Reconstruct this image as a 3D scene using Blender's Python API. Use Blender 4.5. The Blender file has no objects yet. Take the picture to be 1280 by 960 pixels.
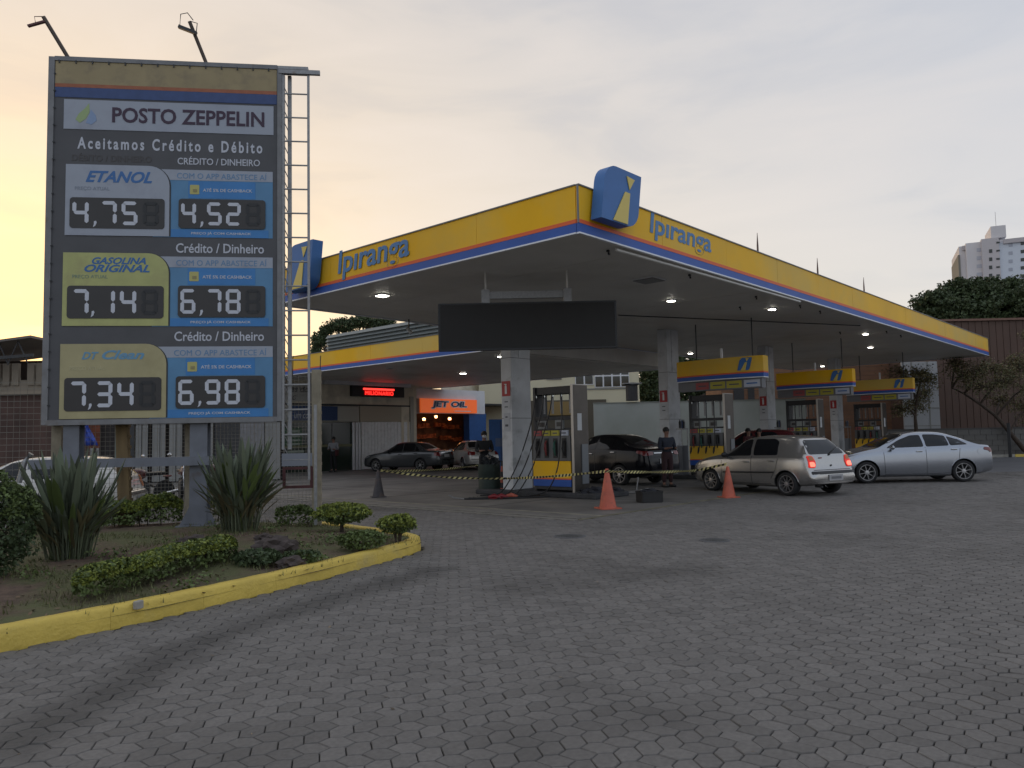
import bpy, bmesh, math, random
from mathutils import Vector, Matrix, noise
from mathutils.bvhtree import BVHTree
random.seed(7)
rad = math.radians
S = bpy.context.scene
COL = S.collection
# ---------------------------------------------------------------- camera
F_PX, EYE, HEAD, PITCH, ROLL = 968.0, 1.55, 42.0, 3.9, -1.15
cam = bpy.data.cameras.new("camera"); camo = bpy.data.objects.new("camera", cam); COL.objects.link(camo)
cam.sensor_width = 36; cam.lens = F_PX/1280*36; cam.clip_end = 3000; cam.clip_start = .05
RC = Matrix.Rotation(rad(HEAD-90), 3, 'Z') @ Matrix.Rotation(rad(90+PITCH), 3, 'X') @ Matrix.Rotation(rad(ROLL), 3, 'Z')
camo.matrix_world = Matrix.Translation((0, 0, EYE)) @ RC.to_4x4()
S.camera = camo
# ---------------------------------------------------------------- world: dusk sky
SUN_AZ, SUN_EL = 74.6, 3.0            # math angle of the sun (counter-clockwise from +X) and its elevation
w = bpy.data.worlds.new("World"); S.world = w; w.use_nodes = True
wn = w.node_tree; wn.nodes.clear(); N = wn.nodes.new; LK = wn.links.new
def wmath(op, a, b=None, c=None, clamp=False):
    n = N('ShaderNodeMath'); n.operation = op; n.use_clamp = clamp
    for i, v in enumerate((a, b, c)):
        if v is None: continue
        if isinstance(v, (int, float)): n.inputs[i].default_value = v
        else: LK(v, n.inputs[i])
    return n.outputs[0]
def wmix(f, a, b, mode='MIX'):
    n = N('ShaderNodeMix'); n.data_type = 'RGBA'; n.blend_type = mode
    for k, v in ((0, f), (6, a), (7, b)):
        if isinstance(v, (int, float)): n.inputs[k].default_value = v
        elif isinstance(v, tuple): n.inputs[k].default_value = (*v, 1)
        else: LK(v, n.inputs[k])
    return n.outputs[2]
tc = N('ShaderNodeTexCoord'); sx = N('ShaderNodeSeparateXYZ'); LK(tc.outputs['Generated'], sx.inputs[0])
sd = Vector((math.cos(rad(SUN_AZ))*math.cos(rad(SUN_EL)), math.sin(rad(SUN_AZ))*math.cos(rad(SUN_EL)), math.sin(rad(SUN_EL))))
dp = N('ShaderNodeVectorMath'); dp.operation = 'DOT_PRODUCT'; LK(tc.outputs['Generated'], dp.inputs[0]); dp.inputs[1].default_value = sd
dsun = dp.outputs['Value']; z = wmath('MAXIMUM', sx.outputs[2], 0.0)
t_el = wmath('POWER', wmath('MULTIPLY', z, 1/.62, clamp=True), .60)
side = wmath('MULTIPLY_ADD', dsun, .5, .5, clamp=True)          # 1 towards the sun, 0 away from it
warm = wmath('POWER', side, 2.6)
low = wmix(warm, (.60, .62, .70), (.92, .72, .49))
high = wmix(warm, (.44, .50, .61), (.51, .485, .475))
sky = wmix(t_el, low, high)
gold = wmath('MULTIPLY', wmath('POWER', wmath('MAXIMUM', dsun, 0.0), 7.0), wmath('SUBTRACT', 1.0, wmath('MULTIPLY', t_el, .72, clamp=True)), clamp=True)
sky = wmix(wmath('MULTIPLY', gold, .90), sky, (.99, .66, .27))
glow = wmath('POWER', wmath('MAXIMUM', dsun, 0.0), 42.0)
sky = wmix(wmath('MULTIPLY', glow, .75, clamp=True), sky, (1.08, .66, .18))
mp = N('ShaderNodeMapping'); mp.inputs['Scale'].default_value = (1.6, 1.6, 6.5); mp.inputs['Rotation'].default_value = (.12, .18, .3)
LK(tc.outputs['Generated'], mp.inputs[0])
nz = N('ShaderNodeTexNoise'); nz.inputs['Scale'].default_value = 2.1; nz.inputs['Detail'].default_value = 6; nz.inputs['Roughness'].default_value = .52
nz.inputs['Distortion'].default_value = .5; LK(mp.outputs[0], nz.inputs['Vector'])
cl = N('ShaderNodeMapRange'); cl.inputs[1].default_value = .38; cl.inputs[2].default_value = .72; LK(nz.outputs['Fac'], cl.inputs[0])
sky = wmix(wmath('MULTIPLY', cl.outputs[0], .60), sky, wmix(warm, (.54, .56, .62), (.80, .67, .56)))
cl2 = N('ShaderNodeMapRange'); cl2.inputs[1].default_value = .52; cl2.inputs[2].default_value = .30; cl2.inputs[3].default_value = 0; cl2.inputs[4].default_value = .5; LK(nz.outputs['Fac'], cl2.inputs[0])
sky = wmix(cl2.outputs[0], sky, wmix(warm, (.42, .47, .57), (.52, .47, .46)))
bg = N('ShaderNodeBackground'); LK(sky, bg.inputs[0]); bg.inputs[1].default_value = 1.0
ns = N('ShaderNodeTexSky'); ns.sky_type = 'NISHITA'; ns.sun_disc = False; ns.sun_elevation = rad(SUN_EL); ns.sun_rotation = rad(90-SUN_AZ)
bg2 = N('ShaderNodeBackground'); LK(ns.outputs[0], bg2.inputs[0]); bg2.inputs[1].default_value = .05
ad = N('ShaderNodeAddShader'); LK(bg.outputs[0], ad.inputs[0]); LK(bg2.outputs[0], ad.inputs[1])
wo = N('ShaderNodeOutputWorld'); LK(ad.outputs[0], wo.inputs[0])
# the sun has all but set: a weak, warm, wide lamp from its direction
sl = bpy.data.lights.new("sun", 'SUN'); sl.energy = .25; sl.angle = rad(10); sl.color = (1, .72, .42)
so = bpy.data.objects.new("sun", sl); COL.objects.link(so); so.rotation_euler = (-sd).to_track_quat('-Z', 'Y').to_euler()
S.view_settings.view_transform = 'Standard'; S.view_settings.look = 'None'; S.view_settings.exposure = .12; S.view_settings.gamma = 1
# ---------------------------------------------------------------- surveying helpers (photo pixel -> place in the station)
HX = Vector((math.cos(rad(HEAD)), math.sin(rad(HEAD)), 0)); RT = Vector((HX.y, -HX.x, 0))
def ray(u, v): return RC @ Vector(((u-640)/F_PX, -(v-480)/F_PX, -1))
def at_h(u, v, h=0.0):
    d = ray(u, v); t = (h-EYE)/d.z; return Vector((0, 0, EYE))+d*t
def at_d(u, v, dep):
    d = ray(u, v); return Vector((0, 0, EYE))+d*(dep/d.dot(HX))
def at_x(u, v, c):
    d = ray(u, v); return Vector((0, 0, EYE))+d*(c/d.x)
def at_y(u, v, c):
    d = ray(u, v); return Vector((0, 0, EYE))+d*(c/d.y)
YF = rad(HEAD-90)     # yaw of things that face the road squarely
# ---------------------------------------------------------------- materials
MATS = {}
def mat(name, col, rough=.6, metal=0.0, var=.0, vscale=8.0, bump=.0, bscale=40.0, emit=None, estr=0.0, spec=.5, coat=0.0, stain=None, stain_scale=1.2, stain_lo=.5, stain_hi=.7, objvar=0.0, trans=0.0, alpha=1.0, stretch=None, space='Object'):
    if name in MATS: return MATS[name]
    m = bpy.data.materials.new(name); m.use_nodes = True; nt = m.node_tree; b = nt.nodes['Principled BSDF']
    def nn(t): return nt.nodes.new(t)
    b.inputs['Roughness'].default_value = rough; b.inputs['Metallic'].default_value = metal
    b.inputs['Specular IOR Level'].default_value = spec; b.inputs['Coat Weight'].default_value = coat; b.inputs['Coat Roughness'].default_value = .08
    b.inputs['Transmission Weight'].default_value = trans; b.inputs['Alpha'].default_value = alpha
    t = nn('ShaderNodeTexCoord'); vec = nn('ShaderNodeNewGeometry').outputs['Position'] if space == 'World' else t.outputs[space]
    if stretch:
        mm = nn('ShaderNodeMapping'); mm.inputs['Scale'].default_value = stretch; nt.links.new(vec, mm.inputs[0]); vec = mm.outputs[0]
    c = None
    def mixc(f, a, bb, mode='MIX'):
        n = nn('ShaderNodeMix'); n.data_type = 'RGBA'; n.blend_type = mode
        for k, v in ((0, f), (6, a), (7, bb)):
            if isinstance(v, (int, float)): n.inputs[k].default_value = v
            elif isinstance(v, tuple): n.inputs[k].default_value = (*v, 1)
            else: nt.links.new(v, n.inputs[k])
        return n.outputs[2]
    c = col
    if var > 0:
        n = nn('ShaderNodeTexNoise'); n.inputs['Scale'].default_value = vscale; n.inputs['Detail'].default_value = 5; nt.links.new(vec, n.inputs['Vector'])
        r = nn('ShaderNodeMapRange'); r.inputs[1].default_value = .3; r.inputs[2].default_value = .7; nt.links.new(n.outputs['Fac'], r.inputs[0])
        c = mixc(r.outputs[0], tuple(max(0, x*(1-var)) for x in col), tuple(min(1, x*(1+var)) for x in col))
        rr = nn('ShaderNodeMapRange'); rr.inputs[3].default_value = max(0, rough-.1*var*2); rr.inputs[4].default_value = min(1, rough+.12*var*2)
        nt.links.new(n.outputs['Fac'], rr.inputs[0]); nt.links.new(rr.outputs[0], b.inputs['Roughness'])
    if stain:
        n = nn('ShaderNodeTexNoise'); n.inputs['Scale'].default_value = stain_scale; n.inputs['Detail'].default_value = 6; n.inputs['Roughness'].default_value = .6; nt.links.new(vec, n.inputs['Vector'])
        r = nn('ShaderNodeMapRange'); r.inputs[1].default_value = stain_lo; r.inputs[2].default_value = stain_hi; nt.links.new(n.outputs['Fac'], r.inputs[0])
        c = mixc(r.outputs[0], c, stain)
    if objvar > 0:
        oi = nn('ShaderNodeObjectInfo'); g = nn('ShaderNodeNewGeometry')
        s_ = nn('ShaderNodeMath'); s_.operation = 'ADD'; nt.links.new(oi.outputs['Random'], s_.inputs[0]); nt.links.new(g.outputs['Random Per Island'], s_.inputs[1])
        f_ = nn('ShaderNodeMath'); f_.operation = 'FRACT'; nt.links.new(s_.outputs[0], f_.inputs[0])
        hs = nn('ShaderNodeHueSaturation'); mr = nn('ShaderNodeMapRange'); mr.inputs[3].default_value = 1-objvar; mr.inputs[4].default_value = 1+objvar
        nt.links.new(f_.outputs[0], mr.inputs[0]); nt.links.new(mr.outputs[0], hs.inputs['Value'])
        if isinstance(c, tuple): hs.inputs['Color'].default_value = (*c, 1)
        else: nt.links.new(c, hs.inputs['Color'])
        c = hs.outputs[0]
    if isinstance(c, tuple): b.inputs['Base Color'].default_value = (*c, 1)
    else: nt.links.new(c, b.inputs['Base Color'])
    if bump > 0:
        n = nn('ShaderNodeTexNoise'); n.inputs['Scale'].default_value = bscale; n.inputs['Detail'].default_value = 6; nt.links.new(vec, n.inputs['Vector'])
        bu = nn('ShaderNodeBump'); bu.inputs['Strength'].default_value = bump; bu.inputs['Distance'].default_value = .02
        nt.links.new(n.outputs['Fac'], bu.inputs['Height']); nt.links.new(bu.outputs[0], b.inputs['Normal'])
    if emit:
        b.inputs['Emission Color'].default_value = (*emit, 1); b.inputs['Emission Strength'].default_value = estr
    MATS[name] = m; return m
M = mat
yellow = M('fascia_yellow', (.95, .52, .012), .5, var=.07, vscale=.7, spec=.22, coat=0, stain=(.72, .50, .12), stain_scale=.16, stain_lo=.42, stain_hi=.62, space='World')
orange = M('fascia_orange', (.80, .15, .05), .5, spec=.3)
blue = M('fascia_blue', (.025, .10, .40), .5, var=.1, vscale=1.5)
white = M('white_paint', (.72, .73, .75), .5, var=.05, vscale=3)
trimw = M('trim_white', (.8, .82, .85), .3)
soffit_m = M('soffit_sheet', (.72, .70, .65), .5, var=.05, vscale=1.2, stain=(.58, .56, .50), stain_scale=.35)
colm = M('column_paint', (.58, .59, .60), .5, var=.08, vscale=3, stain=(.27, .27, .26), stain_scale=2.2, stain_lo=.55, stain_hi=.8)
dark = M('dark_metal', (.035, .036, .038), .5, var=.2, vscale=6)
black = M('black_plastic', (.012, .012, .013), .45)
rubber = M('rubber', (.018, .018, .019), .8, var=.2)
steel = M('stainless', (.42, .40, .37), .38, metal=.9, var=.04, vscale=6)
galv = M('galvanised', (.30, .30, .30), .5, metal=.5, var=.15, vscale=20, stain=(.16, .11, .08), stain_scale=5, stain_lo=.6, stain_hi=.75)
signgrey = M('sign_slate', (.088, .088, .094), .6, var=.10, vscale=2.5)
signtop = M('sign_canvas', (.36, .29, .165), .8, var=.10, vscale=2, stain=(.27, .22, .14), stain_scale=3)
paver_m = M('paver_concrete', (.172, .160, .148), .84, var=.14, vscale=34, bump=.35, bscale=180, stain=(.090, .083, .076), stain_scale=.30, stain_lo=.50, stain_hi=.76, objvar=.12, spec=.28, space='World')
def shadow_band(m, pts, width, col_k):
    """soft shadow painted into the paving colour along a line of ground points"""
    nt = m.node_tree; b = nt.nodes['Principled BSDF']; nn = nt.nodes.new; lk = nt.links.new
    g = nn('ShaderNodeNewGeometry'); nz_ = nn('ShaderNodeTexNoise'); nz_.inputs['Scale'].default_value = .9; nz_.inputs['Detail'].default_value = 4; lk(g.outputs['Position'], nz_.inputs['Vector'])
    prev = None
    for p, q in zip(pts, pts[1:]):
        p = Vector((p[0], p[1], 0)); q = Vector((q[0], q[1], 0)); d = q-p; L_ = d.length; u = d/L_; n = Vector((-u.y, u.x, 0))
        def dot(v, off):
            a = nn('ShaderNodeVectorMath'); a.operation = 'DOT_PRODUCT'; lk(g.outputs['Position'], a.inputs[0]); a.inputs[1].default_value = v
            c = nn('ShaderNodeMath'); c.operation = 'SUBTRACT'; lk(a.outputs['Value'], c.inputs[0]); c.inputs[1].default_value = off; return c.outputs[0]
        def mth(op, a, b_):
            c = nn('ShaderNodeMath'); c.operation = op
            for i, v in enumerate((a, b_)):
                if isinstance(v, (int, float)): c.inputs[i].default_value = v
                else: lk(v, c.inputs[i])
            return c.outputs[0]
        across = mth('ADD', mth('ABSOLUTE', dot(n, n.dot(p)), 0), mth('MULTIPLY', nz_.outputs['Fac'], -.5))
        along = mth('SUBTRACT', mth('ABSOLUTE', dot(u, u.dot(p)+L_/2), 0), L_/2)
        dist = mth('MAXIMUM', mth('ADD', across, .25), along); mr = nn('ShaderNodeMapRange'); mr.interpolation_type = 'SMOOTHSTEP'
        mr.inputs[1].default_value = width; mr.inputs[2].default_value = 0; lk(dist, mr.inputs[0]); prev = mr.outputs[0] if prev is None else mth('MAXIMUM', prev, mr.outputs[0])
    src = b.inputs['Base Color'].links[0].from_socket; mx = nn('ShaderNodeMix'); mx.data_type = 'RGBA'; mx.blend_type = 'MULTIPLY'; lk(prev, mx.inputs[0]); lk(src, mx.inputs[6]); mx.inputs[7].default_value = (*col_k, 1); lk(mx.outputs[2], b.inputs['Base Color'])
shadow_band(paver_m, [at_h(20, 925), at_h(230, 812), at_h(400, 752), at_h(540, 712)], .42, (.60, .60, .60))  # the price sign's soft shadow, painted as a darker band on the pavers
joint_m = M('joint_sand', (.024, .022, .020), .95, var=.2)
asph_m = M('far_pavement', (.105, .106, .112), .85, var=.22, vscale=.6, bump=.4, bscale=30, stain=(.078, .078, .083), stain_scale=.25)
pad_m = M('pad_concrete', (.165, .153, .138), .68, var=.2, vscale=1.2, bump=.15, bscale=60, stain=(.09, .084, .078), stain_scale=.45, stain_lo=.46, stain_hi=.66)
padedge_m = M('drain_edge_concrete', (.20, .185, .16), .8, var=.2, vscale=5)
kerb_m = M('kerb_yellow_paint', (.66, .48, .09), .6, var=.10, vscale=5, bump=.5, bscale=30, stain=(.42, .33, .13), stain_scale=2.5, stain_lo=.55, stain_hi=.8)
kerbw_m = M('old_kerb', (.34, .32, .28), .8, var=.2)
soil_m = M('soil', (.115, .075, .052), .95, var=.35, vscale=9, bump=1, bscale=30, stain=(.10, .105, .04), stain_scale=.9, stain_lo=.42, stain_hi=.58)
# ---------------------------------------------------------------- mesh helpers
class MB:
    def __init__(s): s.bm = bmesh.new(); s.mi = 0
    def _m(s, fs):
        for f in fs: f.material_index = s.mi
    def box(s, c, d, rz=0, rx=0, ry=0, bevel=0):
        r = bmesh.ops.create_cube(s.bm, size=1)
        mt = Matrix.Translation(c) @ Matrix.Rotation(rz, 4, 'Z') @ Matrix.Rotation(ry, 4, 'Y') @ Matrix.Rotation(rx, 4, 'X') @ Matrix.Diagonal((*d, 1))
        bmesh.ops.transform(s.bm, matrix=mt, verts=r['verts'])
        fs = {f for v in r['verts'] for f in v.link_faces}; s._m(fs)
        if bevel > 0:
            es = {e for v in r['verts'] for e in v.link_edges}
            bmesh.ops.bevel(s.bm, geom=list(es), offset=bevel, segments=2, affect='EDGES', profile=.5)
        return s
    def box2(s, a, b, **k):
        return s.box([(a[i]+b[i])/2 for i in range(3)], [abs(b[i]-a[i]) for i in range(3)], **k)
    def poly(s, pts, ext=None):      # planar polygon, optional extrusion vector
        vs = [s.bm.verts.new(p) for p in pts]; f = s.bm.faces.new(vs); s._m([f])
        if ext is not None:
            e = Vector(ext); ws = [s.bm.verts.new(Vector(p)+e) for p in pts]; g = s.bm.faces.new(list(reversed(ws))); s._m([g])
            n = len(vs)
            for i in range(n):
                s._m([s.bm.faces.new((vs[i], ws[i], ws[(i+1) % n], vs[(i+1) % n]))])
        return s
    def bar(s, a, b, r, n=8, r2=None):
        return s.tube([a, b], [r, r2 if r2 is not None else r], n)
    def tube(s, path, r, n=8, cap=True):
        P = [Vector(p) for p in path]; rs = r if isinstance(r, (list, tuple)) else [r]*len(P); rings = []
        for i, p in enumerate(P):
            t = (P[min(i+1, len(P)-1)]-P[max(i-1, 0)])
            if t.length < 1e-9: t = Vector((0, 0, 1))
            t.normalize(); up = Vector((0, 0, 1)) if abs(t.z) < .93 else Vector((1, 0, 0))
            x = t.cross(up).normalized(); y = x.cross(t)
            rings.append([s.bm.verts.new(p+(x*math.cos(2*math.pi*(k+.5)/n)+y*math.sin(2*math.pi*(k+.5)/n))*rs[i]) for k in range(n)])
        for a, b in zip(rings, rings[1:]):
            for k in range(n): s._m([s.bm.faces.new((a[k], a[(k+1) % n], b[(k+1) % n], b[k]))])
        if cap:
            s._m([s.bm.faces.new(list(reversed(rings[0]))), s.bm.faces.new(rings[-1])])
        return s
    def lathe(s, prof, c=(0, 0, 0), axis='Z', n=24, ang0=0, cap=True):
        rings = []
        for (r, h) in prof:
            ring = []
            for k in range(n):
                a = 2*math.pi*k/n+ang0; x, y = r*math.cos(a), r*math.sin(a)
                p = (x, y, h) if axis == 'Z' else ((x, h, y) if axis == 'Y' else (h, x, y))
                ring.append(s.bm.verts.new(Vector(p)+Vector(c)))
            rings.append(ring)
        for a, b in zip(rings, rings[1:]):
            for k in range(n): s._m([s.bm.faces.new((a[k], a[(k+1) % n], b[(k+1) % n], b[k]))])
        if cap and prof[0][0] > 1e-4: s._m([s.bm.faces.new(rings[0])])
        if cap and prof[-1][0] > 1e-4: s._m([s.bm.faces.new(rings[-1])])
        return s
    def ball(s, c, r, sc=(1, 1, 1), sub=2, jit=0):
        g = bmesh.ops.create_icosphere(s.bm, subdivisions=sub, radius=r)
        for v in g['verts']:
            if jit: v.co *= 1+jit*(noise.noise(v.co*3/r+Vector(c)))
            v.co = Vector((v.co.x*sc[0], v.co.y*sc[1], v.co.z*sc[2]))+Vector(c)
        s._m({f for v in g['verts'] for f in v.link_faces}); return s
    def build(s, name, m, parent=None, smooth=False, loc=None, rz=0):
        bmesh.ops.recalc_face_normals(s.bm, faces=s.bm.faces[:])
        me = bpy.data.meshes.new(name); s.bm.to_mesh(me); s.bm.free()
        for x in (m if isinstance(m, (list, tuple)) else [m]): me.materials.append(x)
        if smooth:
            me.polygons.foreach_set('use_smooth', [True]*len(me.polygons))
            try: me.set_sharp_from_angle(angle=rad(smooth if smooth is not True else 40))
            except Exception: pass
        o = bpy.data.objects.new(name, me); COL.objects.link(o)
        if parent: o.parent = parent
        if loc is not None: o.location = loc
        if rz: o.rotation_euler.z = rz
        return o
def tag(o, label=None, cat=None, group=None, kind=None):
    if label: o['label'] = label
    if cat: o['category'] = cat
    if group: o['group'] = group
    if kind: o['kind'] = kind
    return o
def thing(name, label, cat, loc=(0, 0, 0), rz=0, group=None):
    o = bpy.data.objects.new(name, None); COL.objects.link(o); o.location = loc; o.rotation_euler = (0, 0, rz); o.empty_display_size = .3
    return tag(o, label, cat, group)
def kids(o): return [c for c in bpy.data.objects if c.parent == o]
def copy_tree(o, loc=None, rz=None, label=None, parent=None):
    c = o.copy(); COL.objects.link(c)
    if parent: c.parent = parent
    if loc is not None: c.location = loc
    if rz is not None: c.rotation_euler = (0, 0, rz)
    if label: c['label'] = label
    for k in kids(o): copy_tree(k, parent=c)
    return c
def text(body, parent, mt, x0, x1, zc, h, y=-.01, ext=.004, bold=.0, shear=0, sp=1.0, name='lettering', line=1.0, align='FIT', res=3, loc=(0, 0, 0), rz=0):
    """lettering standing on the local XZ plane, facing -y, between x0 and x1, centred on height zc, h tall"""
    cu = bpy.data.curves.new(name, 'FONT'); cu.body = body; cu.offset = bold; cu.shear = shear; cu.space_character = sp; cu.space_line = line
    cu.resolution_u = res; cu.extrude = .01; cu.align_x = 'CENTER'
    to = bpy.data.objects.new(name, cu); COL.objects.link(to); bpy.context.view_layer.update()
    me = bpy.data.meshes.new_from_object(to.evaluated_get(bpy.context.evaluated_depsgraph_get())); bpy.data.objects.remove(to)
    xs = [v.co.x for v in me.vertices]; ys = [v.co.y for v in me.vertices]
    a, b, c, d = min(xs), max(xs), min(ys), max(ys); kx = (x1-x0)/(b-a); kz = h/(d-c)
    for v in me.vertices:
        X = x0+(v.co.x-a)*kx; Z = zc-h/2+(v.co.y-c)*kz; Y = y-(v.co.z/.01)*ext/2
        v.co = (X, Y, Z)
    me.materials.clear(); me.materials.append(mt)
    o = bpy.data.objects.new(name, me); COL.objects.link(o); o.parent = parent; o.location = loc; o.rotation_euler.z = rz
    return o
def rpoly(x0, z0, x1, z1, r, n=5, corners=(1, 1, 1, 1)):
    """rounded rectangle, list of (x,z); corners = bl, br, tr, tl"""
    out = []
    for k, (cx, cz, a0) in enumerate(((x0, z0, 180), (x1, z0, 270), (x1, z1, 0), (x0, z1, 90))):
        if not corners[k] or r <= 0: out.append((cx, cz)); continue
        rr = r if corners[k] is True or corners[k] == 1 else corners[k]
        ox = cx+(rr if cx == x0 else -rr); oz = cz+(rr if cz == z0 else -rr)
        for i in range(n+1):
            a = rad(a0+90*i/n); out.append((ox+rr*math.cos(a), oz+rr*math.sin(a)))
    return out
def plate(name, pts, m, parent, y0=-.005, th=.005, loc=None, rz=0):
    mb = MB(); mb.poly([(x, y0, zz) for x, zz in pts], (0, -th, 0)); return mb.build(name, m, parent, loc=loc, rz=rz)
# ---------------------------------------------------------------- ground
TIP = [(-9, 6.05), (-3, 6.3), (1.83, 6.92), (3.09, 7.05), (5.08, 7.50), (6.82, 8.08), (7.25, 8.28), (7.50, 8.62), (7.62, 9.2), (7.75, 10.4), (7.75, 11.35)]
fdir = Vector((math.cos(rad(-40.4)), math.sin(rad(-40.4)), 0)); fnor = Vector((-fdir.y, fdir.x, 0))
FA = Vector((7.50, 11.10, 0))           # the fence's right end
FL = FA-fdir*14
PLANTER = TIP+[tuple((FA+fnor*.28)[:2]), tuple((FL+fnor*.28)[:2])]
def inside(p, poly):
    c = False; n = len(poly)
    for i in range(n):
        a, b = poly[i], poly[(i+1) % n]
        if (a[1] > p[1]) != (b[1] > p[1]) and p[0] < (b[0]-a[0])*(p[1]-a[1])/(b[1]-a[1])+a[0]: c = not c
    return c
tag(MB().poly([(-900, -900, -.045), (1200, -900, -.045), (1200, 1200, -.045), (-900, 1200, -.045)]).build('ground', asph_m), kind='structure')
PAD = (11.3, 8.75)
def at_dist(p): return Vector((p[0], p[1], 0)).dot(HX)
pave = MB().poly([(-12, -12, -.014), (75, -12, -.014), (75, 75, -.014), (-12, 75, -.014)]).build('pavement', joint_m)
tag(pave, kind='structure')
far = MB()
PR = 27.0                                # pavers one by one up to this distance, a sheet of the same concrete beyond
hx, rt = HX, RT
a_ = hx*PR; far.poly([tuple((a_-rt*60)[:2])+(-.006,), tuple((a_+rt*60)[:2])+(-.006,), tuple((hx*90+rt*60)[:2])+(-.006,), tuple((hx*90-rt*60)[:2])+(-.006,)])
tag(far.build('forecourt_road', asph_m), kind='structure')
U = .095; DEL = .27; PROT = rad(HEAD-90-14)
DIS = {0: (0, DEL), 1: (0, -DEL), 2: (-DEL, 0), 3: (DEL, 0)}
def vtx(i, j):
    d = DIS[(i-j) % 4]; return Vector((i+d[0], j+d[1], 0))
def hexa(kind, i, j):
    return ([vtx(i, j), vtx(i+1, j), vtx(i+2, j), vtx(i+2, j+1), vtx(i+1, j+1), vtx(i, j+1)] if kind == 'H' else
            [vtx(i, j), vtx(i+1, j), vtx(i+1, j+1), vtx(i+1, j+2), vtx(i, j+2), vtx(i, j+1)])
def paver_geo(bm, pts, z0, tilt, rnd):
    c = sum(pts, Vector())/6; rings = []
    for (k, dz) in ((.034, -.022), (.034, -.006), (.08, 0)):
        ring = []
        for p in pts:
            d = c-p; q = p+d.normalized()*(k*1.0)
            q = q*U; ring.append(bm.verts.new((q.x, q.y, z0+dz+tilt[0]*(p.x-c.x)+tilt[1]*(p.y-c.y))))
        rings.append(ring)
    for a, b in zip(rings, rings[1:]):
        for k in range(6): bm.faces.new((a[k], a[(k+1) % 6], b[(k+1) % 6], b[k]))
    bm.faces.new(rings[-1])
cr, sr = math.cos(PROT), math.sin(PROT)
def to_world(u, v): return (u*U*cr-v*U*sr, u*U*sr+v*U*cr)
cands = []
rng = int(PR*1.5/U)
for i in range(-rng, rng):
    for j in range(-80, rng+80):
        m4 = (i-j) % 4
        if m4 == 0: k = 'H'; c = (i+1, j+.5)
        elif m4 == 3: k = 'V'; c = (i+.5, j+1)
        else: continue
        wx, wy = to_world(*c); dep = wx*hx.x+wy*hx.y
        if dep < 2.2 or dep > PR: continue
        lat = wx*rt.x+wy*rt.y
        if abs(lat) > .72*dep+1.2: continue
        if wx > PAD[0]-.02 and wy > PAD[1]-.02: continue
        if inside((wx, wy), PLANTER): continue
        cands.append((dep, lat, k, i, j, wx, wy))
vis = sorted([c for c in cands if c[0] > 3.52 and abs(c[1]) < .66*c[0]], key=lambda c: c[0])
single = set((c[3], c[4]) for c in vis[:296])
shapes = {}
for k in 'HV':
    bm = bmesh.new(); i0, j0 = (0, 0) if k == 'H' else (0, 1)
    pts = [p-Vector((i0+(1 if k == 'H' else .5), j0+(.5 if k == 'H' else 1), 0)) for p in hexa(k, i0, j0)]
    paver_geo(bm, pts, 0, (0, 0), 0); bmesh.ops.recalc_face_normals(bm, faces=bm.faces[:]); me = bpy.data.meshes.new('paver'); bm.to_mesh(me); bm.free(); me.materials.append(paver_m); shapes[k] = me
bmF = bmesh.new()
for dep, lat, k, i, j, wx, wy in cands:
    dz = random.gauss(0, .0013); tl = (random.gauss(0, .0016), random.gauss(0, .0016))
    if (i, j) in single:
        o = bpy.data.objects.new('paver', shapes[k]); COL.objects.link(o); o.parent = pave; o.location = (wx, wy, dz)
        o.rotation_euler = (tl[0]*6, tl[1]*6, PROT+random.gauss(0, .008))
    else:
        paver_geo(bmF, hexa(k, i, j), dz, tl, 0)
bmesh.ops.rotate(bmF, cent=(0, 0, 0), matrix=Matrix.Rotation(PROT, 3, 'Z'), verts=bmF.verts[:])
bmesh.ops.recalc_face_normals(bmF, faces=bmF.faces[:])
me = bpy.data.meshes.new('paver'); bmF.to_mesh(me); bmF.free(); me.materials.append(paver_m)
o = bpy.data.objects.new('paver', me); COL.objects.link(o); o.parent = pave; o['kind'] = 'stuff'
# concrete pad under the canopies, with its drain channel
pad = MB(); pad.box2((PAD[0]+.9, PAD[1]+.0, -.05), (62, 60, .004)); pado = tag(pad.build('concrete_pad', pad_m), kind='structure')
e = MB(); e.box2((PAD[0], PAD[1], -.05), (PAD[0]+.16, 45, .012)); e.build('drain_edge', padedge_m, pado)
e = MB(); e.box2((PAD[0]+.16, PAD[1]+.16, -.05), (PAD[0]+.30, 45, -.004)); e.build('drain_channel', dark, pado)
e = MB(); e.box2((PAD[0]+.30, PAD[1]+.16, -.05), (PAD[0]+.42, 45, .011)); e.build('drain_edge', padedge_m, pado)
e = MB(); e.box2((PAD[0]+.42, PAD[1], -.05), (PAD[0]+.9, 45, .003)); e.build('channel_apron', M('apron', (.15, .14, .125), .75, var=.2, vscale=2), pado)
e = MB(); e.box2((PAD[0]+.9, PAD[1]-.001, -.05), (PAD[0]+1.0, 45, .009)); e.build('painted_line', M('worn_line', (.24, .22, .17), .8, var=.3, vscale=3), pado)
e = MB(); e.box2((PAD[0]+.165, PAD[1]-.06, -.05), (46, PAD[1]+.04, .010)); e.build('edge_line', M('worn_edge', (.15, .135, .09), .8, var=.4, vscale=3), pado)
# joints sawn in the slab: shallow dark strips
for k in range(8):
    x = 15.6+4.3*k; e = MB(); e.box2((x, PAD[1]+.06, .003), (x+.018, 33, .0062)); e.build('slab_joint', joint_m, pado)
for y in (12.2, 16.6, 21.0, 25.5):
    e = MB(); e.box2((PAD[0]+1.02, y, .003), (46, y+.018, .0066)); e.build('slab_joint', joint_m, pado)
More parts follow.
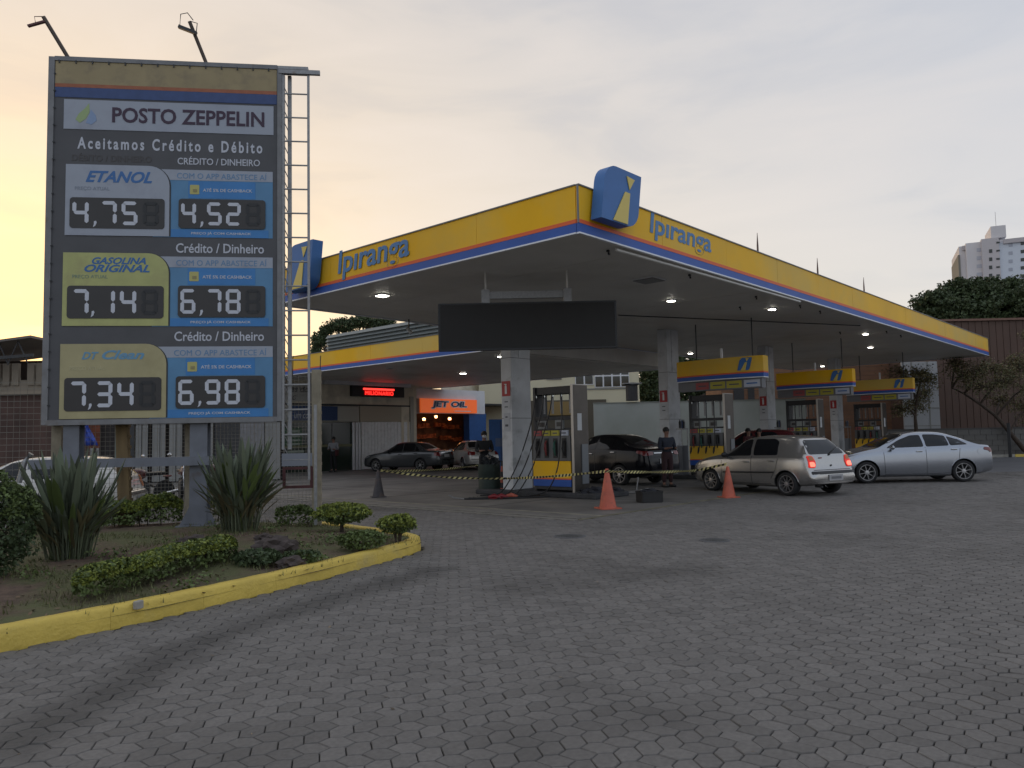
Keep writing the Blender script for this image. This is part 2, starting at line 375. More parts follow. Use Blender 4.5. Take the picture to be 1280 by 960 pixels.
# manhole cover and small drain in the paving
def cover(px, py, r, lab):
    p = at_h(px, py); t = thing('manhole_cover', lab, 'manhole cover', (p.x, p.y, 0))
    MB().lathe([(r*1.15, 0), (r*1.15, .006), (r, .007), (r, .003), (0, .003)], n=28).build('ring', asph_m if r < .23 else padedge_m, t)
    mb = MB(); mb.lathe([(r*.97, .0), (r*.97, .006), (0, .007)], n=24)
    for k in range(-3, 4): mb.box((0, k*r*.22, .009), (r*1.3*math.sqrt(max(.05, 1-(k*.22)**2)), .02, .006))
    mb.build('lid', M('lid_iron', (.085, .083, .08), .8, var=.2), t)
cover(893, 675.5, .19, 'round manhole cover with pale rim in the paving right of the front cone')
cover(712, 670.5, .22, 'small flush drain cover in the paving left of the front cone')
# ---------------------------------------------------------------- planter island
pl = tag(MB().poly([(x, y, .10) for x, y in PLANTER]).build('planter_bed', soil_m), kind='structure')
def ground_z(x, y):
    d = min(((x-a[0])**2+(y-a[1])**2)**.5 for a in TIPD)
    return .13+.12*min(1, d/2.0)+.015*noise.noise(Vector((x*1.5, y*1.5, 0)))
TIPD = []
for a, b in zip(TIP, TIP[1:]):
    n = max(1, int(((a[0]-b[0])**2+(a[1]-b[1])**2)**.5/.4))
    for k in range(n): TIPD.append((a[0]+(b[0]-a[0])*k/n, a[1]+(b[1]-a[1])*k/n))
bm = bmesh.new(); g = {}
for i in range(110):
    for j in range(80):
        x, y = -7+i*.14, 6.2+j*.14
        if inside((x, y), PLANTER): g[i, j] = bm.verts.new((x, y, ground_z(x, y)+.02*noise.noise(Vector((x*5, y*5, 3)))))
for (i, j) in list(g):
    if all(k in g for k in ((i+1, j), (i+1, j+1), (i, j+1))): bm.faces.new((g[i, j], g[i+1, j], g[i+1, j+1], g[i, j+1]))
me = bpy.data.meshes.new('soil_mound'); bm.to_mesh(me); bm.free(); me.materials.append(soil_m)
me.polygons.foreach_set('use_smooth', [True]*len(me.polygons))
o = bpy.data.objects.new('soil_mound', me); COL.objects.link(o); tag(o, kind='structure')
# kerb: separate stones along the front and round the nose
def resample(pts, step):
    out = []; acc = 0; P = [Vector((*p, 0)) for p in pts]; out.append(P[0]); need = step
    for a, b in zip(P, P[1:]):
        L = (b-a).length; t = need
        while t < L: out.append(a+(b-a)*(t/L)); t += step
        need = t-L
    return out
# smooth the outline first
def smooth_line(pts, n=3):
    P = [Vector(p) for p in pts]
    for _ in range(n):
        Q = [P[0]]
        for a, b in zip(P, P[1:]): Q += [a*.75+b*.25, a*.25+b*.75]
        Q.append(P[-1]); P = Q
    return [tuple(p) for p in P]
def kerb(name, line, m, wdt, h, label_parent=None, step=.9, gap=.0012):
    k_ = tag(MB().poly([(line[0][0], line[0][1], -.04), (line[1][0], line[1][1], -.04), (line[1][0], line[1][1]+.01, -.04)]).build(name, m), kind='structure')
    fine = resample(line, .1); per = int(step/.1); i = 0
    while i < len(fine)-1:
        seg = fine[i:min(i+per+1, len(fine))]; i += per
        if len(seg) < 2: break
        mb = MB(); rings = []; hz = h+random.gauss(0, .003)
        for q, p in enumerate(seg):
            t = (seg[min(q+1, len(seg)-1)]-seg[max(q-1, 0)]).normalized(); nrm = Vector((-t.y, t.x, 0))
            pp = p+(t*gap if q == 0 else (-t*gap if q == len(seg)-1 else Vector()))
            j1 = .004*noise.noise(p*6); j2 = .004*noise.noise(p*5+Vector((9, 9, 0)))
            prof = ((0, -.05), (-.004+j1, h*.3), (.006+j1, hz-.035+j2), (.014, hz-.013+j2), (.032, hz+j2), (wdt-.02, hz+j1), (wdt, hz-.02), (wdt, -.05))
            rings.append([mb.bm.verts.new(pp+nrm*a+Vector((0, 0, b))) for a, b in prof])
        for a, b in zip(rings, rings[1:]):
            for c in range(7): mb.bm.faces.new((a[c], a[c+1], b[c+1], b[c]))
        mb.bm.faces.new(rings[0]); mb.bm.faces.new(list(reversed(rings[-1])))
        mb.build('kerb_stone', m, k_, smooth=50)
kerb('planter_kerb', smooth_line(TIP), kerb_m, .155, .175)
kerb('back_kerb', [tuple((FA+fnor*.40)[:2]), tuple((FL+fnor*.40)[:2])], kerbw_m, .12, .13, step=1.0)
# ---------------------------------------------------------------- foliage
def leafmat(name, c, v=.3): return M(name, c, .55, objvar=v, spec=.35)
def leaf_cloud(mb, pts, size, flat=.5, up=None, aspect=1.7):
    for p in pts:
        p = Vector(p); s = size*random.uniform(.6, 1.3); d = Vector((random.gauss(0, 1), random.gauss(0, 1), random.gauss(flat, .7))).normalized()
        t = d.orthogonal().normalized(); t.rotate(Matrix.Rotation(random.uniform(0, 6.28), 3, d)); b = d.cross(t)
        L = s*aspect
        vs = [mb.bm.verts.new(p-t*L/2), mb.bm.verts.new(p+b*s/2), mb.bm.verts.new(p+t*L/2), mb.bm.verts.new(p-b*s/2)]
        mb.bm.faces.new(vs)
def blob_pts(c, r, n, shell=.55, low=-1.0, nz=.28, seed=0):
    out = []
    while len(out) < n:
        d = Vector((random.gauss(0, 1), random.gauss(0, 1), random.gauss(0, 1))).normalized()
        if d.z < low: continue
        k = random.uniform(shell, 1)**.7*(1+nz*noise.noise(d*2.2+Vector((seed*7.3, 0, 0)))+nz*.6*noise.noise(d*5+Vector((seed, 3, 0))))
        if noise.noise(d*4+Vector((seed*3, 5, 1))) < -.34: continue
        out.append((c[0]+d.x*r[0]*k, c[1]+d.y*r[1]*k, c[2]+d.z*r[2]*k))
    return out
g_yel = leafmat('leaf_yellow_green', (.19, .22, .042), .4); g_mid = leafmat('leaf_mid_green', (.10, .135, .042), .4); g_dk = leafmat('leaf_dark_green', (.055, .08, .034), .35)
g_tree = leafmat('leaf_tree', (.055, .075, .03), .35); g_dry = leafmat('leaf_olive_brown', (.17, .135, .065), .35); bark = M('bark', (.07, .052, .04), .9, var=.3, bump=.6)
g_blade = leafmat('leaf_blade', (.11, .13, .085), .55)
def shrub(px, py, w_, h_, lab, mt=None, top=None, n=1800, ls=.035, gz=None, group=None, dep=None, stems=5, cat='shrub', name='shrub', trunk_h=.25):
    p = at_h(px, py, .2) if dep is None else at_d(px, py, dep)
    zz = ground_z(p.x, p.y) if inside((p.x, p.y), PLANTER) else 0
    t = thing(name, lab, cat, (p.x, p.y, zz), YF, group)
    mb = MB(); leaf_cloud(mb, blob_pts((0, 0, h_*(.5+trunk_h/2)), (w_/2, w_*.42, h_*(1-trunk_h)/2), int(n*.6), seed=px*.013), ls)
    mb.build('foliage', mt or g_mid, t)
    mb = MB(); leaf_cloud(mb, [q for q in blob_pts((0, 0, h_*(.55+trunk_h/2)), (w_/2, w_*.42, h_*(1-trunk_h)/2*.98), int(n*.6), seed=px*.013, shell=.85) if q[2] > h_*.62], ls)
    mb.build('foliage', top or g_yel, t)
    mb = MB()
    for k in range(stems):
        a = random.uniform(0, 6.28); mb.tube([(random.uniform(-.03, .03), random.uniform(-.03, .03), -.03), (.25*w_*math.cos(a)*.4, .2*w_*math.sin(a)*.4, h_*.3), (.3*w_*math.cos(a), .25*w_*math.sin(a), h_*.75)], [.014, .011, .005], 5)
    mb.build('stem', bark, t); return t
def hedge(pa, pb, wid, h_, lab, n, ls=.034, mt=None, top=None):
    """low clipped hedge between two ground points"""
    a = Vector((pa[0], pa[1], 0)); b = Vector((pb[0], pb[1], 0)); d = b-a; L = d.length; c = (a+b)/2
    t = thing('hedge', lab, 'hedge', (c.x, c.y, ground_z(c.x, c.y)-.03), math.atan2(d.y, d.x))
    def pts(n_, lo):
        out = []
        while len(out) < n_:
            x = random.uniform(-L/2, L/2); hh = h_*(1+.22*noise.noise(Vector((x*1.8, pa[0], 0)))+.15*noise.noise(Vector((x*5, pa[1], 0)))); ww = wid*(1+.2*noise.noise(Vector((x*2, 7, 0))))
            en = min(1, (L/2-abs(x))/.25+.25); u = random.uniform(-1, 1); v = random.uniform(lo, 1)
            if random.random() < .75:
                if random.random() < .5: v = random.uniform(.85, 1.05)
                else: u = random.choice((-1, 1))*random.uniform(.8, 1.05)
            if abs(u)**4+abs(v)**6 > 1.35: continue
            if noise.noise(Vector((x*4, u*2, v*3))) < -.32: continue
            out.append((x, u*ww/2*en, .06+v*hh*(.7+.3*en)))
        return out
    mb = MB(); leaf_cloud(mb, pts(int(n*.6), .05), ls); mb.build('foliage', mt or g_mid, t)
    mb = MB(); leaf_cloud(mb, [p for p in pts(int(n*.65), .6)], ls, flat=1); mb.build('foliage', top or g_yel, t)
    mb = MB()
    for k in range(int(L*5)):
        x = random.uniform(-L/2, L/2); mb.tube([(x, 0, -.05), (x+random.gauss(0, .05), random.gauss(0, .08), h_*.8)], [.012, .005], 5)
    mb.build('stem', bark, t); return t
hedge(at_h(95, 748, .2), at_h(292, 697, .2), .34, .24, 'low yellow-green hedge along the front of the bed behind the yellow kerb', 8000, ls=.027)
hedge(at_h(118, 664, .2), at_h(228, 658, .2), .45, .42, 'low hedge at the back of the bed between the two sign legs', 5200)
hedge(at_h(345, 656, .2), at_h(392, 656, .2), .25, .30, 'thin straggly row of plants just left of the right fence post', 700, mt=g_mid, top=g_mid)
hedge(at_h(258, 652, .2), at_h(292, 650, .2), .3, .36, 'short piece of hedge behind the big leafy clump by the right sign leg', 900)
shrub(428, 662, .84, .42, 'rounded shrub on a bare forked stem right of the tall concrete fence post', n=3900, ls=.029, trunk_h=.3)
shrub(497, 674, .50, .38, 'small clipped round shrub at the tip of the planter nose', n=2500, ls=.026, trunk_h=.35, top=g_yel)
shrub(452, 683, .62, .24, 'low spreading dark green plant between the two round shrubs', n=1700, ls=.028, mt=g_mid, top=g_mid, trunk_h=.05)
shrub(322, 703, .55, .16, 'sprawling grey-green ground plant behind the kerb by the big rock', n=1100, ls=.035, mt=g_dk, top=g_dk, trunk_h=.0)
shrub(-8, 728, .80, .95, 'large dense dark bush cut by the left edge of the photo', n=11000, ls=.026, mt=g_dk, top=g_mid, trunk_h=.02, cat='bush')
shrub(378, 699, .45, .15, 'low dark ground plant beside the smaller rock near the kerb', n=900, ls=.028, mt=g_mid, top=g_dk, trunk_h=.0)
shrub(258, 700, .5, .16, 'small dull green ground plant at the right end of the front hedge', n=900, ls=.028, mt=g_dk, top=g_mid, trunk_h=.0)
shrub(398, 640, .25, .2, 'tuft of weeds at the foot of the tall concrete fence post', n=200, mt=g_dk, top=g_dk)
def blade_mesh(L, W, curve, seedk):
    mb = MB(); n = 10; pts = []
    for k in range(n+1):
        t = k/n; x = curve*t*t*L; zz = L*t*(1-.25*curve*t); ww = W*max(.05, math.sin(math.pi*min(1, max(0, (t-.42)/.58)))**.6) if t < .999 else .004
        if t <= .45: ww = W*.13
        pts.append(((x, -ww/2, zz+.12*ww), (x+.25*ww, 0, zz), (x, ww/2, zz+.12*ww)))
    vs = [[mb.bm.verts.new(p) for p in r] for r in pts]
    for a, b in zip(vs, vs[1:]):
        for k in (0, 1): mb.bm.faces.new((a[k], a[k+1], b[k+1], b[k]))
    me = bpy.data.meshes.new('leaf'); mb.bm.to_mesh(me); mb.bm.free(); me.materials.append((g_blade, g_blade, g_mid, g_blade, g_blade, leafmat('leaf_withered', (.13, .115, .06), .3) )[seedk])
    me.polygons.foreach_set('use_smooth', [True]*len(me.polygons)); return me
def blade_plant(px, py, H, n, lab, spread=.35, rw=.12):
    p = at_h(px, py, .2); t = thing('strelitzia', lab, 'plant', (p.x, p.y, ground_z(p.x, p.y)-.02), 0)
    variants = [blade_mesh(H*l, wd, c, s) for s, (l, wd, c) in enumerate(((1, .075, .06), (.9, .07, .15), (.8, .085, .28), (.95, .065, .12), (.7, .07, .5), (.6, .06, .35)))]
    for k in range(n):
        o = bpy.data.objects.new('leaf', variants[k % 6]); COL.objects.link(o); o.parent = t; a = random.uniform(0, 6.28); r = rw*random.random()**.5
        o.location = (r*math.cos(a), r*math.sin(a), 0); o.rotation_euler = (random.gauss(0, .13), spread*random.random()**.6+random.gauss(0, .10), a+random.gauss(0, .9)); sc_ = random.choice((random.uniform(.5, .8), random.uniform(.75, 1.08))); o.scale = (sc_*random.uniform(.8, 1.25), sc_*random.uniform(.8, 1.25), sc_)
    mb = MB()
    for k in range(150):     # thin dead stalks packed round the foot
        a = random.uniform(0, 6.28); r = rw*1.3*random.random(); q = random.uniform(.3, .65)*H; s_ = random.uniform(.05, .3)
        mb.tube([(r*math.cos(a), r*math.sin(a), 0), ((r+s_*q*.5)*math.cos(a), (r+s_*q*.5)*math.sin(a), q*.55), ((r+s_*q)*math.cos(a), (r+s_*q)*math.sin(a), q)], [.008, .007, .003], 4, cap=False)
    mb.build('stalk', M('stalks', (.085, .10, .055), .7, objvar=.4), t)['kind'] = 'stuff'
blade_plant(300, 668, 1.40, 320, 'tall strap-leaved clump in front of the right sign leg', spread=.20, rw=.20)
blade_plant(86, 704, 1.28, 290, 'tall strap-leaved clump in front of the left sign leg', spread=.18, rw=.18)
# crumbs, leaves and grit blown over the paving
mb = MB(); pts = []
for k in range(420):
    d_ = random.uniform(3.5, 16); l_ = random.uniform(-.7, .7)*d_; x, y = hx.x*d_+rt.x*l_, hx.y*d_+rt.y*l_
    if inside((x, y), PLANTER): continue
    nearest = min(((x-a[0])**2+(y-a[1])**2)**.5 for a in TIPD)
    if nearest > .9 and random.random() > .25: continue
    pts.append((x, y, .006))
leaf_cloud(mb, pts, .016, flat=4)
tag(mb.build('paving_litter', leafmat('dry_crumbs', (.16, .12, .08), .6)), 'dry leaf crumbs and grit scattered over the paving near the kerb', 'litter', kind='stuff')
# rocks, litter, grass
g_ = 0
rk = M('rock', (.075, .058, .052), .9, var=.3, bump=1, bscale=12)
for (px, py, r, lab) in ((345, 688, .21, 'largest brown rock in the bed, beneath the right leafy clump'), (365, 700, .13, 'smaller dark rock on the kerb side of the big brown rock'), (243, 686, .15, 'flat dark rock at the back of the front hedge'), (330, 677, .1, 'small reddish stone behind the big brown rock')):
    p = at_h(px, py, .22); mb = MB(); mb.ball((0, 0, r*.3), r, (1.2, 1, .62), 3, .5); tag(mb.build('rock', rk, smooth=25, loc=(p.x, p.y, ground_z(p.x, p.y))), lab, 'rock')
p = at_h(173, 750, .2); mb = MB(); mb.box((0, 0, .03), (.08, .05, .07), bevel=.008); tag(mb.build('concrete_block', kerbw_m, loc=(p.x, p.y, .13), rz=.5), 'small pale concrete block standing behind the yellow kerb', 'block')
mb = MB()
for k in range(42000):
    x, y = random.uniform(-4, 7.6), random.uniform(6.8, 16)
    if not inside((x, y), PLANTER) or noise.noise(Vector((x*.9, y*.9, 4))) < -.02: continue
    zz = ground_z(x, y); hh = random.uniform(.02, .075); a = random.uniform(0, 6.28); dx, dy = .006*math.cos(a), .006*math.sin(a)
    mb.bm.faces.new([mb.bm.verts.new(q) for q in ((x-dx, y-dy, zz), (x+dx, y+dy, zz), (x+random.gauss(0, .02), y+random.gauss(0, .02), zz+hh))])
tag(mb.build('grass', leafmat('grass_blade', (.12, .125, .05), .35)), 'thin patchy grass covering the planter bed around the sign legs', 'grass', kind='stuff')
mb = MB(); pts = []
for k in range(170):
    cx_, cy_ = random.uniform(-3.5, 7.4), random.uniform(6.9, 13)
    if not inside((cx_, cy_), PLANTER) or noise.noise(Vector((cx_*.8, cy_*.8, 9))) < -.05: continue
    for q in range(46):
        x, y = random.gauss(cx_, .09), random.gauss(cy_, .09)
        if inside((x, y), PLANTER) and min(((x-a[0])**2+(y-a[1])**2)**.5 for a in TIPD) > .22: pts.append((x, y, ground_z(x, y)+random.uniform(.01, .09)))
leaf_cloud(mb, pts, .024, flat=1.2)
tag(mb.build('ground_cover', g_mid), 'low patchy weeds and creeping plants over the planter soil', 'ground cover', kind='stuff')
mb = MB(); pts = []
for k in range(1500):
    x, y = random.uniform(-4, 7.6), random.uniform(6.9, 12)
    if inside((x, y), PLANTER): pts.append((x, y, ground_z(x, y)+.012))
leaf_cloud(mb, pts, .028, flat=3)
tag(mb.build('leaf_litter', leafmat('dead_leaf', (.13, .085, .05), .5)), 'dry brown leaves scattered over the planter bed', 'leaf litter', kind='stuff')
# ---------------------------------------------------------------- price sign
SYAW = rad(-40.4); SC = Vector((5.42, 12.31, 4.83)); SW, SH = 3.62, 5.90
sgx = Vector((math.cos(SYAW), math.sin(SYAW), 0)); sgn = Vector((math.sin(SYAW), -math.cos(SYAW), 0))   # toward the viewer
def sp(u, v):
    """photo pixel -> (x, z) on the sign face in the sign's own frame (origin at its foot)"""
    d = ray(u, v); o = Vector((0, 0, EYE)); t = (SC-o).dot(sgn)/d.dot(sgn); p = o+d*t; return ((p-SC).dot(sgx), p.z)
sign = thing('price_sign', 'tall grey fuel price sign headed POSTO ZEPPELIN with six digit displays', 'price sign', (SC.x, SC.y, 0), SYAW)
Z0, Z1 = SC.z-SH/2, SC.z+SH/2; X0, X1 = -SW/2, SW/2
MB().box2((X0+.06, 0, Z0+.05), (X1-.06, .34, Z1-.05)).build('cabinet', signgrey, sign)
mb = MB()
for a, b in (((X0, -.02, Z0), (X0+.09, .36, Z1)), ((X1-.07, -.02, Z0), (X1, .36, Z1)), ((X0+.09, -.021, Z1-.06), (X1-.07, .361, Z1+.01)), ((X0+.09, -.019, Z0-.01), (X1-.07, .359, Z0+.07))): mb.box2(a, b)
mb.build('edge_frame', M('frame_grey', (.20, .20, .205), .5, var=.15, vscale=5, stain=(.13, .10, .08), stain_scale=4, stain_lo=.58, stain_hi=.75), sign)
mb = MB()
for k in range(14): mb.box((X0+.16+k*.25, -.016, Z1-.075), (.02, .012, .05))
for k in range(20): mb.box((X0+.10, -.02, Z0+.3+k*.28), (.03, .012, .02))
mb.build('hook', dark, sign)
def srect(u0, v0, u1, v1):
    """pixel rectangle: v0, v1 taken at the left end, corrected for the slope of horizontals"""
    x0 = sp(u0, (v0+v1)/2)[0]; x1 = sp(u1, (v0+v1)/2)[0]; return x0, sp(u0, v1)[1], x1, sp(u0, v0)[1]
def splate(name, u0, v0, u1, v1, m, lift=.0, r=0, corners=(1, 1, 1, 1)):
    x0, z0, x1, z1 = srect(u0, v0, u1, v1); return plate(name, rpoly(x0, z0, x1, z1, r, corners=corners), m, sign, y0=-lift, th=.006), (x0, z0, x1, z1)
xa, xb = X0+.10, X1-.08
zt = Z1-.065; zy = sp(70, 104)[1]; zo = sp(70, 108.5)[1]; zb = sp(70, 121)[1]
plate('yellow_band', [(xa, zy), (xb, zy), (xb, zt), (xa, zt)], signtop, sign, 0, .008)
plate('orange_band', [(xa, zo), (xb, zo), (xb, zy-.001), (xa, zy-.001)], M('sign_orange', (.36, .13, .07), .7, var=.1), sign, 0, .009)
plate('blue_band', [(xa, zb), (xb, zb), (xb, zo-.001), (xa, zo-.001)], M('sign_blue', (.05, .085, .21), .6, var=.1), sign, 0, .008)
panel_w = M('sign_white', (.36, .39, .45), .5, var=.05, vscale=2, stain=(.30, .32, .38), stain_scale=2)
_, (hx0, hz0, hx1, hz1) = splate('name_panel', 80, 124, 342, 161, panel_w, .002)
maroon = M('letter_maroon', (.055, .03, .055), .6); lwh = M('letter_white', (.55, .57, .63), .6); lgr = M('letter_grey', (.42, .43, .47), .6)
pblue = M('panel_blue', (.045, .21, .50), .45, var=.08, vscale=3); pblue2 = M('panel_blue_faded', (.10, .25, .43), .5, var=.08, vscale=3)
dblue = M('letter_blue', (.045, .15, .38), .5); pyel = M('panel_yellow_green', (.45, .46, .18), .55, var=.08, vscale=3, stain=(.38, .36, .16), stain_scale=2)
pyel2 = M('panel_tan_yellow', (.42, .37, .20), .55, var=.08, vscale=3, stain=(.36, .31, .16), stain_scale=2)
lcd = M('display_dark', (.032, .029, .028), .35, var=.1, vscale=3); seg_on = M('segment_pale', (.58, .60, .66), .5); seg_off = M('segment_off', (.024, .025, .027), .5)
W_ = hx1-hx0; Hh = hz1-hz0
text('POSTO ZEPPELIN', sign, maroon, hx0+W_*.225, hx0+W_*.955, (hz0+hz1)/2+.01, Hh*.52, y=-.012, bold=.022)
# drop emblem: green-yellow left half, blue right half
cx, cz, k = hx0+W_*.105, (hz0+hz1)/2, Hh*.8
plate('emblem', [(cx-k*.42, cz-k*.22), (cx-k*.25, cz-k*.36), (cx-.02*k, cz-k*.18), (cx+.12*k, cz+.1*k), (cx+.1*k, cz+k*.48), (cx-.06*k, cz+.26*k), (cx-.3*k, cz+.02*k)], M('emblem_green', (.33, .43, .20), .5), sign, -.008, .004)
plate('emblem', [(cx-.02*k, cz-k*.36), (cx+.2*k, cz-k*.42), (cx+.4*k, cz-k*.25), (cx+.36*k, cz-.02*k), (cx+.17*k, cz+.22*k), (cx+.1*k, cz-.03*k)], M('emblem_blue', (.24, .33, .50), .5), sign, -.008, .004)
def stext(s, u0, v0, u1, v1, m, **k):
    """u/v pixel box of the lettering; v is read at the left end of the line"""
    x0, z0, x1, z1 = srect(u0, v0, u1, v1); return text(s, sign, m, x0, x1, (z0+z1)/2, z1-z0, y=k.pop('y', -.012), **k)
stext('Aceitamos Crédito e Débito', 97, 171, 328, 186, lwh, bold=.025, sp=1.4, y=-.003)
stext('DÉBITO / DINHEIRO', 90, 191, 190, 201, M('ghost_letter', (.085, .08, .08), .7), bold=.02, y=-.002)
stext('CRÉDITO / DINHEIRO', 222, 195, 325, 205.5, lwh, bold=.01, y=-.003)
stext('Crédito / Dinheiro', 220, 304, 330, 316, lwh, bold=.012, y=-.003)
stext('Crédito / Dinheiro', 218, 414.5, 330, 426.5, lwh, bold=.012, y=-.003)
SEG = {'0': 'abcdef', '1': 'bc', '2': 'abged', '3': 'abgcd', '4': 'fgbc', '5': 'afgcd', '6': 'afgedc', '7': 'abc', '8': 'abcdefg', '9': 'abcdfg'}
def digit(ch, x, zz, w_, h_, par, lab=None, on=True):
    t = w_*.24; mb = MB(); sk = .0
    def hs(z_): return [(x+t*.35, z_), (x+t*.8, z_+t/2), (x+w_-t*.8, z_+t/2), (x+w_-t*.35, z_), (x+w_-t*.8, z_-t/2), (x+t*.8, z_-t/2)]
    def vs(x_, a, b): return [(x_, a+t*.12), (x_+t/2, a+t*.6), (x_+t/2, b-t*.6), (x_, b-t*.12), (x_-t/2, b-t*.6), (x_-t/2, a+t*.6)]
    zm = zz+h_/2; S_ = {'a': hs(zz+h_-t/2), 'g': hs(zm), 'd': hs(zz+t/2), 'f': vs(x+t/2, zm, zz+h_-t/4), 'b': vs(x+w_-t/2, zm, zz+h_-t/4), 'e': vs(x+t/2, zz+t/4, zm), 'c': vs(x+w_-t/2, zz+t/4, zm)}
    for s_ in SEG[ch]: mb.poly([(a, -.016, b) for a, b in S_[s_]], (0, -.004, 0))
    mb.build('digit', seg_on if on else seg_off, par)
def display(u0, v0, u1, v1, value):
    x0, z0, x1, z1 = srect(u0, v0, u1, v1); W_ = x1-x0; H_ = z1-z0
    d = plate('digit_display', rpoly(x0, z0, x1, z1, .05), lcd, sign, -.008, .008)
    dw, dh = W_*.165, H_*.74; zz = z0+H_*.13; xs = [x0+W_*.04, x0+W_*.32, x0+W_*.55, x0+W_*.77]
    if value[0] in '6' or value in ('4,52',): xs = [x0+W_*.035, x0+W_*.315, x0+W_*.535, x0+W_*.76]
    for ch, x in zip(value.replace(',', ''), xs): digit(ch, x, zz, dw, dh, d)
    for ch, x in zip('888', xs[1:]): pass
    digit('8', xs[3], zz, dw, dh, d, on=False)
    mb = MB(); cx = x0+W_*.265; cz = z0+H_*.14
    mb.poly([(cx-.012, -.016, cz+.0), (cx-.025, -.016, cz-.045), (cx+.012, -.016, cz-.02), (cx+.03, -.016, cz+.03), (cx+.018, -.016, cz+.055), (cx-.012, -.016, cz+.045)], (0, -.004, 0)); mb.build('comma', seg_on, d)
def fuel(v_top, v_bot, vr_bot, left, lm, name, val_l, val_r, ul, ur, um):
    # v_* are read at the left end of the panel (px = ul)
    x0, z0, x1, z1 = srect(ul, v_top, um, v_bot); xr1 = sp(ur, v_top)[0]
    plate('app_panel', rpoly(x1-.25, z0-.01, xr1, z1-.055, 0), pblue2, sign, -.001, .004)
    zc0 = z1-.055-(z1-z0)*.145
    plate('app_heading_panel', rpoly(x1-.25, zc0, xr1, z1-.05, 0), panel_w, sign, -.0055, .003)
    plate('panel_edge', rpoly(x0+.3, z0, x1+.022, z1, .33, n=8, corners=(0, 0, 1, 0)), dark, sign, -.009, .002)
    plate('fuel_panel', rpoly(x0, z0, x1, z1-.002, .32, n=8, corners=(0, 0, 1, 0)), lm, sign, -.0095, .004)
    return x0, z0, x1, z1, xr1, zc0
rows = [dict(vt=205, vb=294, ul=82, um=212, m=panel_w), dict(vt=315.5, vb=407.5, ul=78.5, um=211, m=pyel), dict(vt=430, vb=524, ul=75, um=208, m=pyel2)]
for i, r in enumerate(rows):
    x0, z0, x1, z1, xr, zc0 = fuel(r['vt'], r['vb'], 0, 0, r['m'], '', '', '', r['ul'], 341, r['um']); W_, H_ = x1-x0, z1-z0; Wr = xr-x1
    zd0, zd1 = z0+H_*.10, z0+H_*(.545 if i else .53)
    def disp(xa_, xb_, zlo, zhi, val, par=sign):
        W2, H2 = xb_-xa_, zhi-zlo
        d = plate('digit_display', rpoly(xa_, zlo, xb_, zhi, .05), lcd, sign, -.0135, .008)
        dw, dh = W2*.17, H2*.78; zz = zlo+H2*.11; off = .03 if val[0] != '7' else .055
        xs = [xa_+W2*off, xa_+W2*.325, xa_+W2*.545, xa_+W2*.77]
        for ch, x in zip(val.replace(',', ''), xs): digit(ch, x, zz, dw, dh, d)
        digit('8', xs[3], zz, dw, dh, d, on=False)
        mb = MB(); cx_ = xa_+W2*.265; cz_ = zlo+H2*.13
        mb.poly([(cx_-.012, -.022, cz_), (cx_-.027, -.022, cz_-.05), (cx_+.01, -.022, cz_-.025), (cx_+.03, -.022, cz_+.03), (cx_+.018, -.022, cz_+.055), (cx_-.012, -.022, cz_+.045)], (0, -.004, 0)); mb.build('comma', seg_on, d)
        for c in kids(d):
            if c.name.startswith('digit'): c.location.y = -.0065
    disp(x0+W_*.045, x0+W_*.955, zd0, zd1, ('4,75', '7,14', '7,34')[i])
    disp(x1+Wr*.09, x1+Wr*.93, zd0+.02, zd1+.01, ('4,52', '6,78', '6,98')[i])
    if i == 0: text('ETANOL', sign, dblue, x0+W_*.19, x0+W_*.83, z1-H_*.17, H_*.165, y=-.015, bold=.03, shear=.35)
    if i == 1:
        text('GASOLINA', sign, dblue, x0+W_*.27, x0+W_*.78, z1-H_*.11, H_*.095, y=-.015, bold=.03, shear=.35)
        text('ORIGINAL', sign, dblue, x0+W_*.20, x0+W_*.82, z1-H_*.215, H_*.105, y=-.015, bold=.03, shear=.35)
    if i == 2:
        lb = M('letter_light_blue', (.14, .31, .47), .5)
        text('DT', sign, lb, x0+W_*.20, x0+W_*.36, z1-H_*.16, H_*.10, y=-.015, bold=.03, shear=.35)
        text('Clean', sign, lb, x0+W_*.39, x0+W_*.79, z1-H_*.15, H_*.125, y=-.015, bold=.03, shear=.35)
    text('PREÇO ATUAL', sign, M('letter_faint%d' % i, ((.24, .27, .33), (.20, .27, .22), (.50, .46, .28))[i], .6), x0+W_*.09, x0+W_*.42, z1-H_*(.335 if i else .345), H_*.06, y=-.015)
    text('COM O APP ABASTECE AÍ', sign, M('letter_app', (.13, .25, .42), .6), x1+Wr*.07, x1+Wr*.94, (zc0+z1-.052)/2, H_*.10, y=-.0095)
    plate('cashback_band', rpoly(x1+Wr*(.18), zd1+.025, x1+Wr*.83, zc0-.012, 0), pblue, sign, -.0052, .003)
    plate('footer_band', rpoly(x1+.026, z0-.008, x1+Wr*.96, zd0+.005, 0), pblue, sign, -.0056, .003)
    text('ATÉ 5% DE CASHBACK', sign, lwh, x1+Wr*.32, x1+Wr*.80, (zd1+.025+zc0)/2-.005, H_*.055, y=-.0095, bold=.02)
    text('PREÇO JÁ COM CASHBACK', sign, lwh, x1+Wr*.21, x1+Wr*.79, (z0+zd0)/2, H_*.05, y=-.0095, bold=.02)
    b = plate('app_icon', rpoly(x1+Wr*.195, (zd1+zc0)/2-.07, x1+Wr*.285, (zd1+zc0)/2+.085, .015), M('icon_yellow', (.50, .46, .16), .5), sign, -.0085, .004)
    MB().box((x1+Wr*.245, -.014, (zd1+zc0)/2-.01), (Wr*.04, .004, .05)).build('icon_mark', M('icon_mark', (.30, .26, .12), .6), b)
